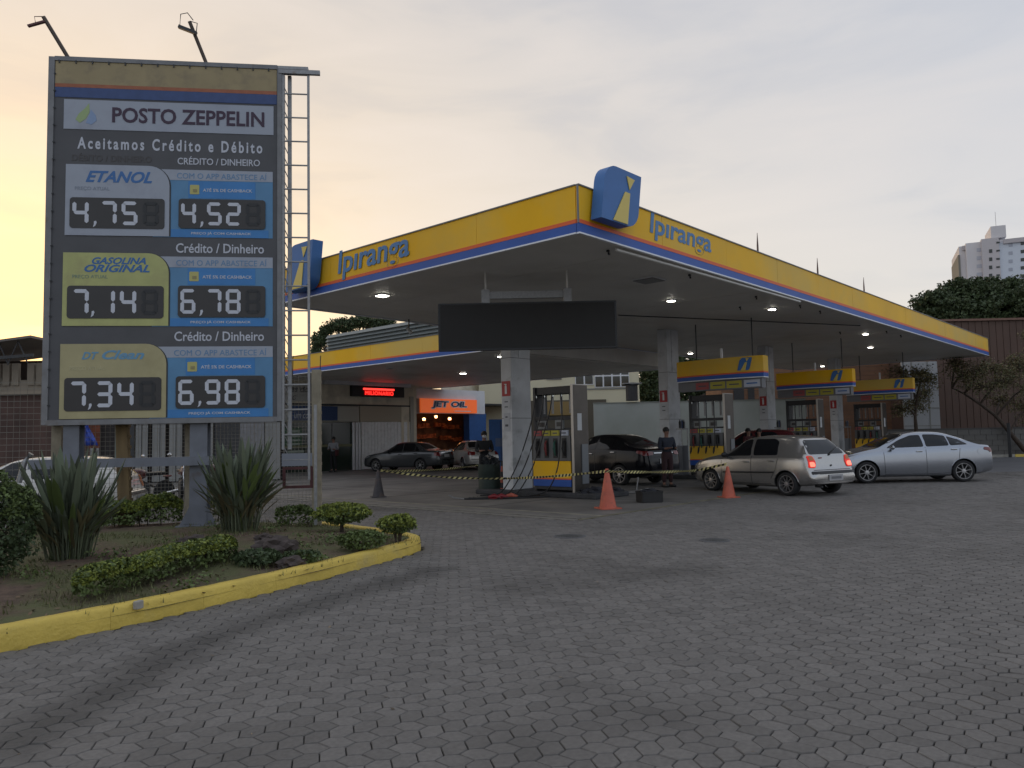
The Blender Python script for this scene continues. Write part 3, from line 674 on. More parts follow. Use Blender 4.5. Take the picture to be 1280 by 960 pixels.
# legs, rail, ladder, lamp arms
for (ua, ub) in ((77, 97), (236, 258)):
    xa_ = sp(ua, 528)[0]; xb_ = sp(ub, 528)[0]; mb = MB(); c = (xa_+xb_)/2; hw = (xb_-xa_)/2
    mb.box2((xa_, .06, .1), (xb_, .085, Z0)); mb.box2((xa_, .255, .1), (xb_, .28, Z0)); mb.box2((c-hw*.62, .0851, .1), (c-hw*.5, .2549, Z0)); mb.box2((c+hw*.35, .0851, .1), (c+hw*.48, .2549, Z0))
    mb.build('leg', M('leg_grey', (.155, .165, .19), .55, var=.15, vscale=4, stain=(.10, .07, .05), stain_scale=2.5, stain_lo=.6, stain_hi=.75), sign)
    mb = MB(); mb.box2((c-.3, -.1, .2), (c+.3, .45, .26))
    for s_ in (-1, 1):
        mb.poly([(c+s_*hw*1.0, .07, .26), (c+s_*hw*2.1, .07, .26), (c+s_*hw*1.0, .07, .55)], (0, .02, 0))
    mb.build('foot_plate', MATS['leg_grey'], sign)
xa_, zr = sp(36, 585); xb_ = sp(262, 583)[0]
MB().box2((xa_, -.04, zr-.02), (xb_, .055, zr+.12)).build('cross_rail', MATS['leg_grey'], sign)
MB().tube([(xa_-.14, 0, zr-.22), (xa_-.06, 0, zr+.1), (xa_+.03, 0, zr+.22)], .045, 6).build('rail_bracket', galv, sign)
# ladder on the right-hand edge
xl = sp(360, 300)[0]; xr_ = sp(385, 300)[0]+.01; ztop = sp(383, 92)[1]; zlow = sp(356, 562)[1]; zlow2 = sp(390, 600)[1]
mb = MB()
mb.box2((xr_-.02, .0, zlow2), (xr_+.018, .04, ztop+.02)); mb.box2((xl-.10, 0, zlow), (xl-.06, .04, ztop+.02)); mb.box2((xl-.02, .10, zlow), (xl+.04, .16, ztop)); mb.build('ladder_rail', galv, sign)
zz = ztop-.35
while zz > zlow2+.1: MB().bar((xl-.08, .02, zz), (xr_, .02, zz), .014, 6).build('ladder_rung', galv, sign); zz -= .405
mb = MB(); zz = ztop-.2; k = 0
while zz > zlow: mb.bar((xl-.08, .03, zz), (xl+.01, .12, zz-.2), .008, 5); zz -= .2; k += 1
mb.build('lattice_brace', galv, sign)
mb = MB(); mb.box2((xl-.15, -.03, ztop-.02), (sp(400, 88)[0], .03, ztop+.05)); mb.box2((xl-.16, -.035, ztop+.05), (xr_, .2, ztop+.10)); mb.build('top_bar', galv, sign)
# panel and dark red frame at the ladder's foot
x0, z0, x1, z1 = srect(352, 567, 390, 583); plate('grey_panel', rpoly(x0, z0, x1, z1, 0), M('panel_grey', (.20, .21, .24), .6), sign, .03, .02)
x0, z0, x1, z1 = srect(353, 584, 391, 611); mb = MB(); t_ = .045
mb.box2((x0, .01, z0), (x0+t_, .05, z1)); mb.box2((x1-t_, .01, z0), (x1, .05, z1)); mb.box2((x0+t_, .01, z0), (x1-t_, .05, z0+t_)); mb.box2((x0+t_, .01, z1-t_), (x1-t_, .05, z1))
mb.build('gate_frame', M('rust_red', (.07, .022, .022), .7, var=.2), sign)
MB().box2((x1+.02, .0, .2), (x1+.065, .05, z1+1.0)).build('support_pole', galv, sign)
def lamp_arm(u, v, ut, vt, lab):
    xa_, za = sp(u, v); xt_, zt_ = sp(ut, vt)
    mb = MB(); mb.tube([(xa_, .1, Z1-.02), (xt_, -.05, zt_)], .032, 6); mb.build('lamp_arm', M('arm_rust', (.10, .075, .06), .7, var=.2), sign)
    return xt_, zt_
xt_, zt_ = lamp_arm(85, 68, 56, 23, '')
mb = MB(); mb.box((xt_-.09, -.08, zt_-.14), (.26, .05, .03), ry=-.35); mb.tube([(xt_-.1, -.08, zt_-.13), (xt_-.12, -.08, zt_-.02), (xt_+.02, -.06, zt_+.0)], .007, 5); mb.build('lamp_bracket', M('bracket_red', (.13, .05, .05), .6), sign)
xt_, zt_ = lamp_arm(258, 77, 238, 29, '')
mb = MB(); mb.box((xt_-.02, -.08, zt_-.16), (.30, .06, .05), ry=.35)
mb.tube([(xt_-.14, -.1, zt_-.14), (xt_-.12, -.12, zt_+.08), (xt_-.02, -.1, zt_+.12), (xt_+.06, -.06, zt_+.02)], .008, 5); mb.tube([(xt_+.12, -.1, zt_-.22), (xt_+.14, -.12, zt_-.06), (xt_+.02, -.1, zt_-.02)], .008, 5)
mb.build('lamp_bracket', dark, sign)
# ---------------------------------------------------------------- wire fence behind the sign
conc = M('post_concrete', (.30, .26, .19), .85, var=.2, vscale=6, bump=.4)
fen = thing('wire_fence', 'square-mesh wire fence on pale concrete posts behind the price sign', 'fence', (FA.x, FA.y, .12), rad(-40.4))
def fx(px, py):   # pixel -> distance along the fence line, in the fence's own frame (0 = right end)
    d = ray(px, py); o = Vector((0, 0, EYE)); t = (FA-o).dot(fnor)/d.dot(fnor); return (o+d*t-FA).dot(fdir), (o+d*t).z-.12
posts = [(396, 460, 0, 4), (238, 480, 0, 0), (158, 480, .11, 3), (71, 480, 0, 0), (-30, 480, 0, 0), (-110, 480, 0, 0)]
px_x = []
for (pu, pv, lean, _) in posts:
    x, _z = fx(pu, 620); px_x.append(x); mb = MB(); top = 2.62 if pu > 300 else 2.6; wd = .075 if pu != 158 else .09
    mb.poly([(x-wd-lean, -.06, top), (x+wd-lean, -.06, top), (x+wd, -.06, -.1), (x-wd, -.06, -.1)], (0, .12, 0))
    for k in range(15): mb.box((x+wd-lean*(k*.17/2.8), 0, .2+k*.17), (.012, .124, .05))
    mb.build('post', conc if pu != 158 else M('post_wood', (.20, .14, .07), .85, var=.3, vscale=8, stretch=(1, 1, .15)), fen)
wire = M('wire', (.27, .26, .23), .6, metal=.3)
wl = fx(60, 600)[0]
for a, b, stp in ((px_x[0], px_x[1], .06), (px_x[1], px_x[2], .06), (px_x[2], px_x[3], .075), (px_x[3], px_x[4], .10), (px_x[4], px_x[5], .1)):
    mb = MB(); x = b+.09; r = .0032
    while x < a-.08: mb.bar((x, .07, .05), (x+random.gauss(0, .004), .07, 2.54), r, 3); x += stp
    zz = .06
    while zz < 2.55: mb.bar((b+.08, .075, zz), (a-.08, .075, zz+random.gauss(0, .004)), r, 3); zz += stp*1.0
    o = mb.build('wire_mesh', wire, fen)
mb = MB()
for x in (-.75, -.45, .0): mb.bar((x, .0, 2.5), (x+.01, .0, 2.86), .008, 5)
mb.build('spike', dark, fen)
# ---------------------------------------------------------------- main canopy
CX0, CY0, CX1, CY1, CZ0, CZ1 = 11.1, 8.3, 45.85, 18.5, 5.2, 6.12
cano = thing('station_canopy', 'large flat filling station canopy with yellow fascia over the pumps', 'canopy', (CX0, CY0, 0))
def L(x, y, z): return (x-CX0, y-CY0, z)
MB().box2(L(CX0+.05, CY0+.05, CZ0+.06), L(CX1-.05, CY1-.05, CZ1-.12)).build('roof_box', dark, cano)
n = 17; wd = (CX1-CX0-.12)/n
for k in range(n):        # soffit sheets
    MB().box2(L(CX0+.06+k*wd+.006, CY0+.06, CZ0+.03+random.uniform(0, .004)), L(CX0+.06+(k+1)*wd-.006, CY1-.06, CZ0+.058)).build('soffit_panel', soffit_m, cano)
H_ = CZ1-CZ0; zs = [CZ0, CZ0+.035, CZ0+.035+H_*.185, CZ0+.035+H_*.185+H_*.085, CZ1-.02, CZ1]
def fascia(parent, W_, z0, z1, loc, rz, seams=6, cont=False):
    """one side of a canopy: yellow, orange, blue and white bands, built in a frame that faces -y"""
    H_ = z1-z0; a = z0+.03; b = a+H_*.185; c = b+H_*.08; d = z1-.025
    for nm, za, zb_, m, pr in (('white_edge', z0, a-.001, trimw, .03), ('blue_band', a, b-.001, blue, .012), ('orange_band', b, c-.001, orange, .016), ('cap_strip', d, z1, MATS['frame_grey'], .03)):
        MB().box2((0, -pr, za), (W_, .04, zb_)).build(nm, m, parent, loc=loc, rz=rz)
    w1 = W_/seams
    for k in range(seams): MB().box2((k*w1+.004, -.008-.002*(k % 2), c), ((k+1)*w1-.004, .04, d-.001)).build('yellow_panel', yellow, parent, loc=loc, rz=rz)
fascia(cano, CX1-CX0, CZ0, CZ1, (0, 0, 0), 0, 12)
fascia(cano, CY1-CY0-.05, CZ0, CZ1, (.012, CY1-CY0, 0), rad(-90), 4)
fascia(cano, CX1-CX0, CZ0, CZ1, (CX1-CX0, CY1-CY0, 0), rad(180), 10)
fascia(cano, CY1-CY0-.05, CZ0, CZ1, (CX1-CX0, .04, 0), rad(90), 4)
for (x, y) in ((0, 0),):
    MB().box2((-.018, -.018, CZ0+.2), (.01, .01, CZ1-.03)).build('corner_seam', MATS['frame_grey'], cano)
logo_blue = M('logo_blue', (.045, .16, .42), .5, var=.06, vscale=3)
letter_blue = M('fascia_letter_blue', (.075, .22, .47), .5)
# lettering on the two fascias
p0 = at_y(811, 268, CY0); p1 = at_y(888, 303, CY0); pt = at_y(816, 266, CY0).z; zc = (at_y(850, 278, CY0).z+at_y(850, 308, CY0).z)/2-.035
text('Ipıranga', cano, letter_blue, p0.x-CX0, p1.x-CX0, zc, at_y(850, 277, CY0).z-at_y(850, 309, CY0).z, y=-.014, ext=.010, bold=.018, shear=.12)
p0 = at_x(423, 325, CX0); p1 = at_x(512, 310, CX0); zc = at_x(467, 321, CX0).z
text('Ipıranga', cano, letter_blue, 0, p0.y-p1.y, zc, at_x(467, 302, CX0).z-at_x(467, 341, CX0).z, y=-.014, ext=.010, bold=.018, shear=.12, loc=(0, p0.y-CY0, 0), rz=rad(-90))
def totem(par_loc, rz, w_, z0, z1, dep, lab):
    t = thing('logo_box', lab, 'sign', par_loc, rz)
    h = z1-z0; sk = .16*w_
    def sl(x, zz): return (x+sk*(zz-z0)/h, zz)
    pts = rpoly(0, z0, w_, z1, .27*w_, n=6, corners=(0, 1, 0, 1)); pts = [sl(*p) for p in pts]
    mb = MB(); mb.poly([(x, -dep, zz) for x, zz in pts], (0, dep-.06, 0)); mb.build('box', logo_blue, t, smooth=30)
    yl = M('logo_yellow', (.72, .55, .12), .4)
    def em(pp): mb = MB(); mb.poly([(sl(w_*a, z0+h*b)[0], -dep-.004, z0+h*b) for a, b in pp], (0, -.012, 0)); mb.build('emblem', yl, t)
    em([(.30, .02), (.70, .02), (.70, .60), (.56, .60)])
    em([(.68, .66), (.80, .88), (.57, .90)])
    return t
DEP = .30
a0 = at_y(752, 276, CY0-DEP); a1 = at_y(797, 285, CY0-DEP); zt = at_y(782, 213, CY0-DEP).z; zb_ = at_y(775, 279, CY0-DEP).z
totem((a0.x, CY0, 0), 0, a1.x-a0.x-.0, zb_, zt, DEP, 'slanted blue logo box at the front corner of the canopy')
a0 = at_x(362, 352, CX0-.36); a1 = at_x(392, 352, CX0-.36); zt = at_x(384, 299, CX0-.45).z; zb_ = at_x(384, 357, CX0-.45).z
totem((CX0, a0.y+.2, 0), rad(-90), a0.y-a1.y+.0, zb_, zt, .36, 'slanted blue logo box at the far left end of the canopy, half behind the ladder')
# lamps under the canopy
lampm = M('lamp_glow', (1, 1, .95), .5, emit=(1, .95, .84), estr=14); lampoff = M('lamp_glass_off', (.2, .2, .2), .4)
def lamp(px, py, zc, parent, org, s=.34, lit=True, name='ceiling_light', asp=1):
    p = at_h(px, py, zc-.02); mb = MB(); q = (p.x-org[0], p.y-org[1], zc+.0)
    mb.box((0, 0, 0), (s*1.12, s*1.12, .03)); o = mb.build(name, M('lamp_frame', (.75, .75, .75), .5), parent, loc=q)
    MB().box((0, 0, -.022), (s, s*asp, .02), bevel=.008).build('diffuser', lampm if lit else lampoff, o)
for px, py in ((478, 370), (839, 376.5), (965, 387), (1082, 418), (1088, 434.5), (1028, 458), (863, 442), (905, 402)):
    if px == 905: continue
    lamp(px, py, CZ0+.01, cano, (CX0, CY0), s=.24 if px < 500 else .17)
for px, py, s_ in ((811, 351, .55), (610, 367, .0)):
    if s_: lamp(px, py, CZ0+.012, cano, (CX0, CY0), s=s_, lit=False)
# pipes and small fixings on the soffit
mb = MB(); a = at_h(640, 290, CZ0-.05)
def soff_bar(u0, v0, u1, v1, r, m=dark, dz=.05):
    a = at_h(u0, v0, CZ0-dz); b = at_h(u1, v1, CZ0-dz); mb = MB(); mb.bar((a.x-CX0, a.y-CY0, CZ0-dz), (b.x-CX0, b.y-CY0, CZ0-dz), r, 6); mb.build('conduit', m, cano)
soff_bar(773, 394, 1075, 377+30, .018); soff_bar(770, 312, 1000, 377, .03, soffit_m)
for px, py in ((760, 315), (862, 345), (945, 372), (1000, 383), (1025, 390), (1108, 415), (1126, 420), (925, 385), (1050, 372+44)):
    a = at_h(px, py, CZ0-.03); mb = MB(); mb.box((0, 0, .0), (.05, .05, .04)); mb.box((.03, .0, -.05), (.08, .035, .04), rz=.4); mb.bar((0, 0, 0), (.02, 0, -.06), .008, 5)
    mb.build('fixing', black, cano, loc=(a.x-CX0, a.y-CY0, CZ0-.01))
# lightning rods on the roof edge
for k, (px, py, l) in enumerate(((947, 308, .7), (1022, 337, .75), (1080, 361, .85))):
    p = at_y(px, py, CY0+.6); mb = MB(); mb.tube([(0, 0, CZ1-.15), (0, 0, CZ1+.5), (.01, 0, CZ1+.85)], [.03, .025, .006], 6); mb.build('lightning_rod', M('rod', (.12, .07, .06), .6), cano, loc=(p.x-CX0, .6, 0))
# security camera hanging from the canopy
p = at_h(511, 400, CZ0); mb = MB(); mb.bar((0, 0, -.02), (0, 0, .3), .02, 6); t = thing('security_camera', 'small security camera hanging under the left canopy edge', 'camera', (p.x, p.y, CZ0-.28), YF)
mb.build('mount', dark, t); mb = MB(); mb.tube([(-.06, 0, .04), (.09, -.04, -.14)], .055, 8); mb.build('body', M('camera_body', (.45, .45, .45), .4), t)
# ---------------------------------------------------------------- columns, islands, pumps
ISL = []
signred = M('sign_red', (.42, .03, .03), .5); paper = M('paper', (.55, .56, .57), .8); labdark = M('label_print', (.1, .1, .11), .7)
def solve_x(px, yc, hint):   # x on the line y = yc, z = 0 seen in photo column px
    best = None
    lo, hi = 8, 60
    f = lambda x: (lambda q: 640+F_PX*q.x/-q.z)(RC.transposed() @ Vector((x, yc, -EYE)))
    for _ in range(50):
        m_ = (lo+hi)/2
        if f(m_) < px: lo = m_
        else: hi = m_
    return lo
YC = 14.05
cols = [solve_x(630+12, YC, 0)-.0, solve_x(839, YC, 0), solve_x(963, YC, 0), solve_x(1050, YC, 0)]
pyl = M('tag_yellow', (.48, .42, .05), .5); prd = M('tag_red', (.40, .08, .08), .5); pwh = M('tag_white', (.55, .58, .66), .5)
for i, cx in enumerate(cols):
    c = MB(); c.box2(L(cx, YC, .12), L(cx+.8, YC+.38, CZ0+.03), bevel=.012); co = c.build('column', colm, cano)
    for zz in (2.05, 3.7): MB().box2(L(cx-.004, YC-.004, zz), L(cx+.804, YC+.384, zz+.012)).build('panel_joint', dark, co)
    for xx in (.30,): MB().box2(L(cx+xx, YC-.005, 3.72), L(cx+xx+.01, YC+.001, CZ0)).build('panel_joint', dark, co)
    e = MB(); e.box2((-.35, -3.0, 0), (1.05, 1.1, .13), bevel=.03); isl = tag(e.build('pump_island', M('island', (.045, .045, .048), .8, var=.3, vscale=4), loc=(cx, YC, 0)), kind='structure')
    ISL.append(cx)
    ord_ = ('nearest', 'second', 'third', 'farthest')[i]
    f = thing('extinguisher_sign', f'red fire extinguisher sign with notices below it on the {ord_} canopy column', 'sign', (cx-.004, YC+.19, 0), rad(-90), 'fire extinguisher signs on the columns')
    zt = 2.85; MB().box2((-.15, -.012, zt-.19), (.15, -.002, zt+.22)).build('panel', signred, f)
    mb = MB(); mb.box2((-.035, -.02, zt-.13), (.035, -.013, zt+.08)); mb.box2((-.02, -.02, zt+.08), (.02, -.013, zt+.14)); mb.box2((-.055, -.0195, zt+.12), (.03, -.0135, zt+.145)); mb.build('pictogram', M('picto_white', (.7, .7, .7), .5), f)
    mb = MB(); mb.box2((-.14, -.01, zt-.55), (.14, -.002, zt-.26)); mb.build('notice', paper, f)
    for zz in (zt-.36, zt-.5):
        MB().box2((-.06, -.014, zz), (.06, -.011, zz+.03)).build('print', labdark, f)
    if i == 0:
        MB().box2((-.1, -.01, zt-1.15), (.12, -.002, zt-.65)).build('notice', M('notice2', (.47, .48, .5), .7), f)
        MB().box2((-.04, -.014, zt-.78), (.04, -.011, zt-.74)).build('print', labdark, f)
        MB().box2((-.05, -.014, zt-1.02), (.06, -.011, zt-.96)).build('print', labdark, f)
hose_m = M('hose', (.014, .014, .015), .4)
def make_pump(i, cx):
    where = ('beside the nearest canopy column, its hoses lying on the floor', 'under the nearest yellow header, behind the silver hatchback', 'under the middle yellow header, behind the hatchback roof', 'under the farthest yellow header, behind the silver sedan')[i]
    W2, D2, ZB = 1.36, .62, .13
    # origin = near right corner of the face that looks towards -X; local x runs to the right (-Y)
    yr = YC-2.17
    t = thing('fuel_pump', f'steel framed fuel pump {where}', 'fuel pump', (cx-.12, yr+W2/2, ZB), rad(-90), 'fuel pumps under the canopy')
    h = 2.72
    x0, x1 = -W2/2, W2/2
    MB().box2((x1-.07, 0, 0), (x1, D2, h)).build('steel_column', steel, t)
    MB().box2((x1+.001, .02, .02), (x1+.006, D2-.01, h-.02)).build('end_shade_skin', M('stainless_shaded', (.10, .09, .08), .35, metal=.7, var=.12, vscale=3), t)  # stainless end face, its shade and dull reflections painted in as a darker colour
    MB().box2((x1+.007, .16, 1.55), (x1+.011, .34, 1.98)).build('notice', paper, t)
    MB().box2((x0, .06, 0), (x0+.07, D2-.06, h-.02)).build('side_column', dark, t)
    MB().box2((x0+.05, .1, h-.22), (x1-.1, D2-.1, h-.03)).build('top_beam', black, t)
    MB().box2((x0+.06, .3, .35), (x1-.1, .34, 1.35)).build('back_panel', dark, t)
    MB().box2((x0+.03, .02, .06), (x1-.105, D2-.02, .36)).build('plinth', dark, t)
    zb = .36 if i else .16
    MB().box2((x0+.02, -.012, zb+.19), (x1-.11, .02, zb+.62)).build('yellow_panel', yellow, t)
    MB().box2((x0+.02, -.013, zb+.155), (x1-.11, .02, zb+.189)).build('orange_strip', orange, t)
    MB().box2((x0+.02, -.012, zb-.02), (x1-.11, .02, zb+.154)).build('blue_panel', blue, t)
    mb = MB(); mb.box2((x0+.02, .0, zb+.63), (x1-.11, .25, 1.42)); mb.build('nozzle_housing', M('housing', (.12, .125, .13), .4, metal=.4), t)
    nb = 4; bw = (W2-.2)/nb
    for k in range(nb):
        xc = x0+.05+bw*(k+.5)
        MB().box2((xc-.075, -.012, zb+.70), (xc+.06, .01, 1.36)).build('nozzle_slot', black, t)
        nz_ = MB(); nz_.tube([(xc, -.02, 1.30), (xc, -.07, 1.22), (xc+.01, -.06, 1.02), (xc, -.03, .92)], [.018, .03, .026, .014], 7); nz_.tube([(xc, -.07, 1.2), (xc+.0, -.12, 1.1), (xc, -.07, 1.0)], .009, 5); nz_.build('nozzle', (black, M('noz_red', (.2, .03, .03), .5), M('noz_green', (.03, .11, .08), .5), black)[(k+i) % 4], t)
        MB().box2((xc-bw*.42, -.02, 1.425), (xc+bw*.42, .03, 1.56)).build('grade_tag', (prd, pyl, pyl, pwh)[k], t)
        MB().box2((xc-bw*.25, -.024, 1.475), (xc+bw*.25, -.0201, 1.505)).build('print', labdark, t)
        if k % 2 == 0:
            MB().box2((xc-.0, .0, 1.60), (xc+bw*.9, .05, 1.82)).build('price_display', M('readout', (.19, .20, .20), .3), t)
            MB().box2((xc+.05, -.006, 1.66), (xc+bw*.8, -.001, 1.77)).build('readout', lcd, t)
        MB().box2((xc-.02, .25, 2.0), (xc+.03, .29, 2.50)).build('hose_guide', galv, t)
    MB().box2((x0+.05, .03, 1.57), (x1-.1, .3, 1.62)).build('shelf', dark, t)
    MB().box2((x0+.05, .06, 1.83), (x1-.1, .28, 1.92)).build('display_hood', dark, t)
    mb = MB()
    for k in range(4):
        xc = x0+.12+.28*k; mb2 = MB(); mb2.ball((xc, .05, 2.44), .028, (1, 1, 2), 1); mb2.build('hose_fitting', M('chrome_bit', (.7, .7, .65), .2, metal=1), t)
        if i == 0:
            if k < 3:
                e = (-1.55+.25*k, -.55-.10*k)
                pth = [(xc, .02, 2.52), (xc-.02, -.03, 2.1), (xc-.13-.02*k, -.12, 1.55), (xc-.38, -.24, .8), (xc-.62, -.36, .28), (xc-.85, -.46, -.06), (xc-1.15, -.60, -.105), (e[0]-.3, -.8, -.105)]
            else: pth = [(xc, .02, 2.52), (xc+.1, -.05, 1.9), (xc+.05, -.12, 1.3), (xc+.04, -.16, .7), (xc-.15, -.22, .2), (xc-.35, -.28, -.02), (xc-.8, -.5, -.10), (xc-1.3, -.55, -.105)]
        else: pth = [(xc, .02, 2.52), (xc+.03, -.05, 2.0), (xc+.06, -.10, 1.4), (xc+.05, -.14, .85), (xc-.02, -.12, .7), (xc-.01, -.09, .95)]
        # smooth
        P = [Vector(p) for p in pth]
        for _ in range(2):
            Q = [P[0]]
            for a, b in zip(P, P[1:]): Q += [a*.75+b*.25, a*.25+b*.75]
            Q.append(P[-1]); P = Q
        MB().tube(P, .017, 7).build('hose', hose_m, t, smooth=60)
    # extra dispenser head on the end face
    MB().box2((x1+.007, .30, .2), (x1+.03, .56, 1.2)).build('end_panel', M('end_panel', (.16, .17, .18), .4), t)
    return t
for i, cx in enumerate(ISL): make_pump(i, cx)
# service post with squeegees beside columns two to four
for i in (1, 2, 3):
    cx = ISL[i]; t = thing('service_stand', f'narrow stand of bottles and sticks in front of the {("", "second", "third", "farthest")[i]} canopy column', 'service stand', (cx+.25, YC-.35, .13), 0, 'service stands on the islands')
    MB().box2((-.2, -.1, .0), (.2, .1, 1.0)).build('cabinet', M('cab', (.17, .18, .2), .5), t); MB().box2((-.22, -.12, 1.55), (.22, .12, 1.6)).build('shelf', galv, t)
    for k in range(5): MB().lathe([(.03, 0), (.035, .2), (.015, .26), (.015, .3)], c=(-.16+.08*k, 0, 1.6), n=8).build('bottle', (black, M('bot', (.2, .2, .22), .3), M('botb', (.05, .08, .2), .3))[k % 3], t)
    for k in range(2): MB().box2((-.2+.38*k, -.1, 1.0), (-.18+.38*k, -.08, 1.55)).build('post', galv, t)
# pump headers
def header(i, cx):
    t = thing('pump_header', f'curved yellow logo header above the {("", "nearest", "middle", "farthest")[i]} visible row of pumps', 'sign', (cx-.25, 11.93, 0), rad(-90), 'yellow headers above the pumps')
    Wd = 3.08; z0, z1 = 3.27, 3.97; bands = ((z0, z0+.03, trimw, 'white_edge', .0), (z0+.031, z0+.155, blue, 'blue_band', .0), (z0+.156, z0+.205, orange, 'orange_band', .002), (z0+.206, z1, yellow, 'yellow_panel', .0))
    R = 7.0; nseg = 14
    def cy(x): return -(math.sqrt(R*R-x*x)-math.sqrt(R*R-(Wd/2)**2))
    for za, zb_, m, nm, ex in bands:
        mb = MB(); pts = [(-Wd/2+Wd*k/nseg) for k in range(nseg+1)]
        poly = [(x, cy(x)-.12-ex, za) for x in pts]+[(Wd/2, .25, za), (-Wd/2, .25, za)]
        mb.poly(poly, (0, 0, zb_-za)); mb.build(nm, m, t)
    # logo : two slanted strokes with a dot
    lx = .74; w_ = .38; h = .40; zc = z0+.25
    def ly(x): return cy(x)-.128
    for (a, b, c, d) in ((0, .30, .62, .0), (.55, .78, .95, .72)):
        pass
    def eb(nm, pp, m, dy): 
        mb = MB(); mb.poly([(lx+(a+.28*b)*w_, ly(lx+a*w_)-dy, zc+b*h) for a, b in pp], (0, -.008, 0)); mb.build(nm, m, t)
    eb('emblem', ((0, 0), (.9, 0), (1, .12), (1, 1), (.15, 1), (0, .8)), logo_blue, .012)
    eb('emblem_mark', ((.28, -.02), (.68, -.02), (.68, .62), (.52, .62)), MATS['logo_yellow'], .024)
    eb('emblem_mark', ((.62, .68), (.76, .95), (.5, .95)), MATS['logo_yellow'], .024)
    MB().box2((-Wd/2+.02, -.09, z0-.32), (Wd/2-.08, .2, z0-.005)).build('tag_board', M('tag_board', (.17, .17, .18), .5), t)
    for k, (xa_, xb_, m) in enumerate(((-.85, -.38, prd), (-.32, .20, pyl), (.26, .78, pyl), (.86, 1.40, pwh))):
        o = MB().box2((xa_, -.10, z0-.28), (xb_, -.091, z0-.05)).build('grade_tag', m, t)
        MB().box2((xa_+.09, -.106, z0-.185), (xb_-.09, -.1001, z0-.145)).build('print', (labdark, labdark, labdark, logo_blue)[k], o)
    for x in (-.9, 1.1): MB().box2((x-.015, .1, z1), (x+.015, .13, CZ0+.03)).build('hanger', dark, t)
    MB().box2((.0, .05, z1), (.06, .11, z1+.35)).build('post_stub', trimw, t)
    return t
for i in (1, 2, 3): header(i, ISL[i])
# black message board hung under the canopy
q = at_d(659.5, 407, 17.0); wdt = 225/F_PX*17.0
t = thing('led_board', 'switched-off black message board hung from the front corner of the canopy', 'display board', (q.x, q.y, 0), YF)
hh = 60/F_PX*17.0; zc = q.z
MB().box2((-wdt/2, 0, zc-hh/2), (wdt/2, .16, zc+hh/2)).build('case', black, t)
MB().box2((-wdt/2+.05, -.006, zc-hh/2+.04), (wdt/2-.05, -.001, zc+hh/2-.04)).build('screen', M('screen_off', (.020, .018, .016), .7, var=.15, vscale=3), t)
mb = MB()
for a, b in (((-wdt/2, -.012, zc-hh/2), (-wdt/2+.045, .001, zc+hh/2)), ((wdt/2-.045, -.012, zc-hh/2), (wdt/2, .001, zc+hh/2)), ((-wdt/2+.045, -.012, zc+hh/2-.035), (wdt/2-.045, .001, zc+hh/2)), ((-wdt/2+.045, -.012, zc-hh/2), (wdt/2-.045, .001, zc-hh/2+.035))): mb.box2(a, b)
mb.build('bezel', black, t)
MB().box2((-.92, .05, zc+hh/2+.1), (.92, .15, zc+hh/2+.26)).build('support_beam', galv, t)
for x in (-.92, .9): MB().box2((x-.02, .06, zc+hh/2+.26), (x+.02, .12, CZ0+.03)).build('hanger', soffit_m, t); MB().box2((x-.09, .0, zc+hh/2), (x+.09, .2, zc+hh/2+.30)).build('bracket', galv, t)
# ---------------------------------------------------------------- second canopy and the shops behind
D2X0, D2Y0, D2X1, D2Y1, D2Z0, D2Z1 = 19.35, 18.75, 31.6, 44.0, 4.55, 5.40
c2 = thing('rear_canopy', 'lower yellow edged canopy reaching back from the main one to the shops', 'canopy', (D2X0, D2Y0, 0))
MB().box2((.05, -.2, D2Z0+.06), (D2X1-D2X0-.05, D2Y1-D2Y0-.05, D2Z1-.1)).build('roof_box', soffit_m, c2)
n = 9; wd = (D2Y1-D2Y0-.12)/n
for k in range(n): MB().box2((.06, .06+k*wd+.01, D2Z0+.03), (D2X1-D2X0-.06, .06+(k+1)*wd-.01, D2Z0+.058)).build('soffit_panel', soffit_m, c2)
fascia(c2, D2Y1-D2Y0-.05, D2Z0, D2Z1, (.012, D2Y1-D2Y0, 0), rad(-90), 8)
fascia(c2, D2Y1-D2Y0-.05, D2Z0, D2Z1, (D2X1-D2X0, .04, 0), rad(90), 8)
for px, py in ((579, 467), (627, 446)): lamp(px, py, D2Z0+.01, c2, (D2X0, D2Y0), s=.22)
lamp(487, 461, D2Z0+.01, c2, (D2X0, D2Y0), s=.2, lit=False)
for (x, y) in ((6, 12.9), (.6+9, 1.2), (6.0, 13.2)): 
    if False: MB().box2((x, y, 0), (x+.4, y+.4, D2Z0+.04)).build('column', colm, c2)
# louvred roof housing above it
lv = thing('roof_louvres', 'grey horizontally ribbed metal housing standing on the rear canopy', 'roof housing', (D2X0+1.3, 0, 0))
lx = D2X0+1.3
p1 = at_x(409, 425, lx); p2 = at_x(560, 400, lx); zt1 = at_x(409, 418, lx).z; zt2 = at_x(525, 398, lx).z
lm = M('louvre_grey', (.20, .225, .225), .5, metal=.3, var=.1)
nl = 5; zbase = D2Z1-.3; ztop_ = at_x(530, 398, lx).z
MB().box2((.03, p2.y-3, zbase), (3.0, p1.y, ztop_-.02)).build('core', dark, lv)
hh = (ztop_-zbase)/8
for k in range(8):
    mb = MB(); mb.poly([(-.10, 0, zbase+k*hh), (.02, 0, zbase+k*hh+hh*.82), (.03, 0, zbase+k*hh+hh*.95), (.03, 0, zbase+k*hh)], (0, p1.y-p2.y+3, 0)); mb.build('louvre', lm, lv, loc=(0, p2.y-3, 0))
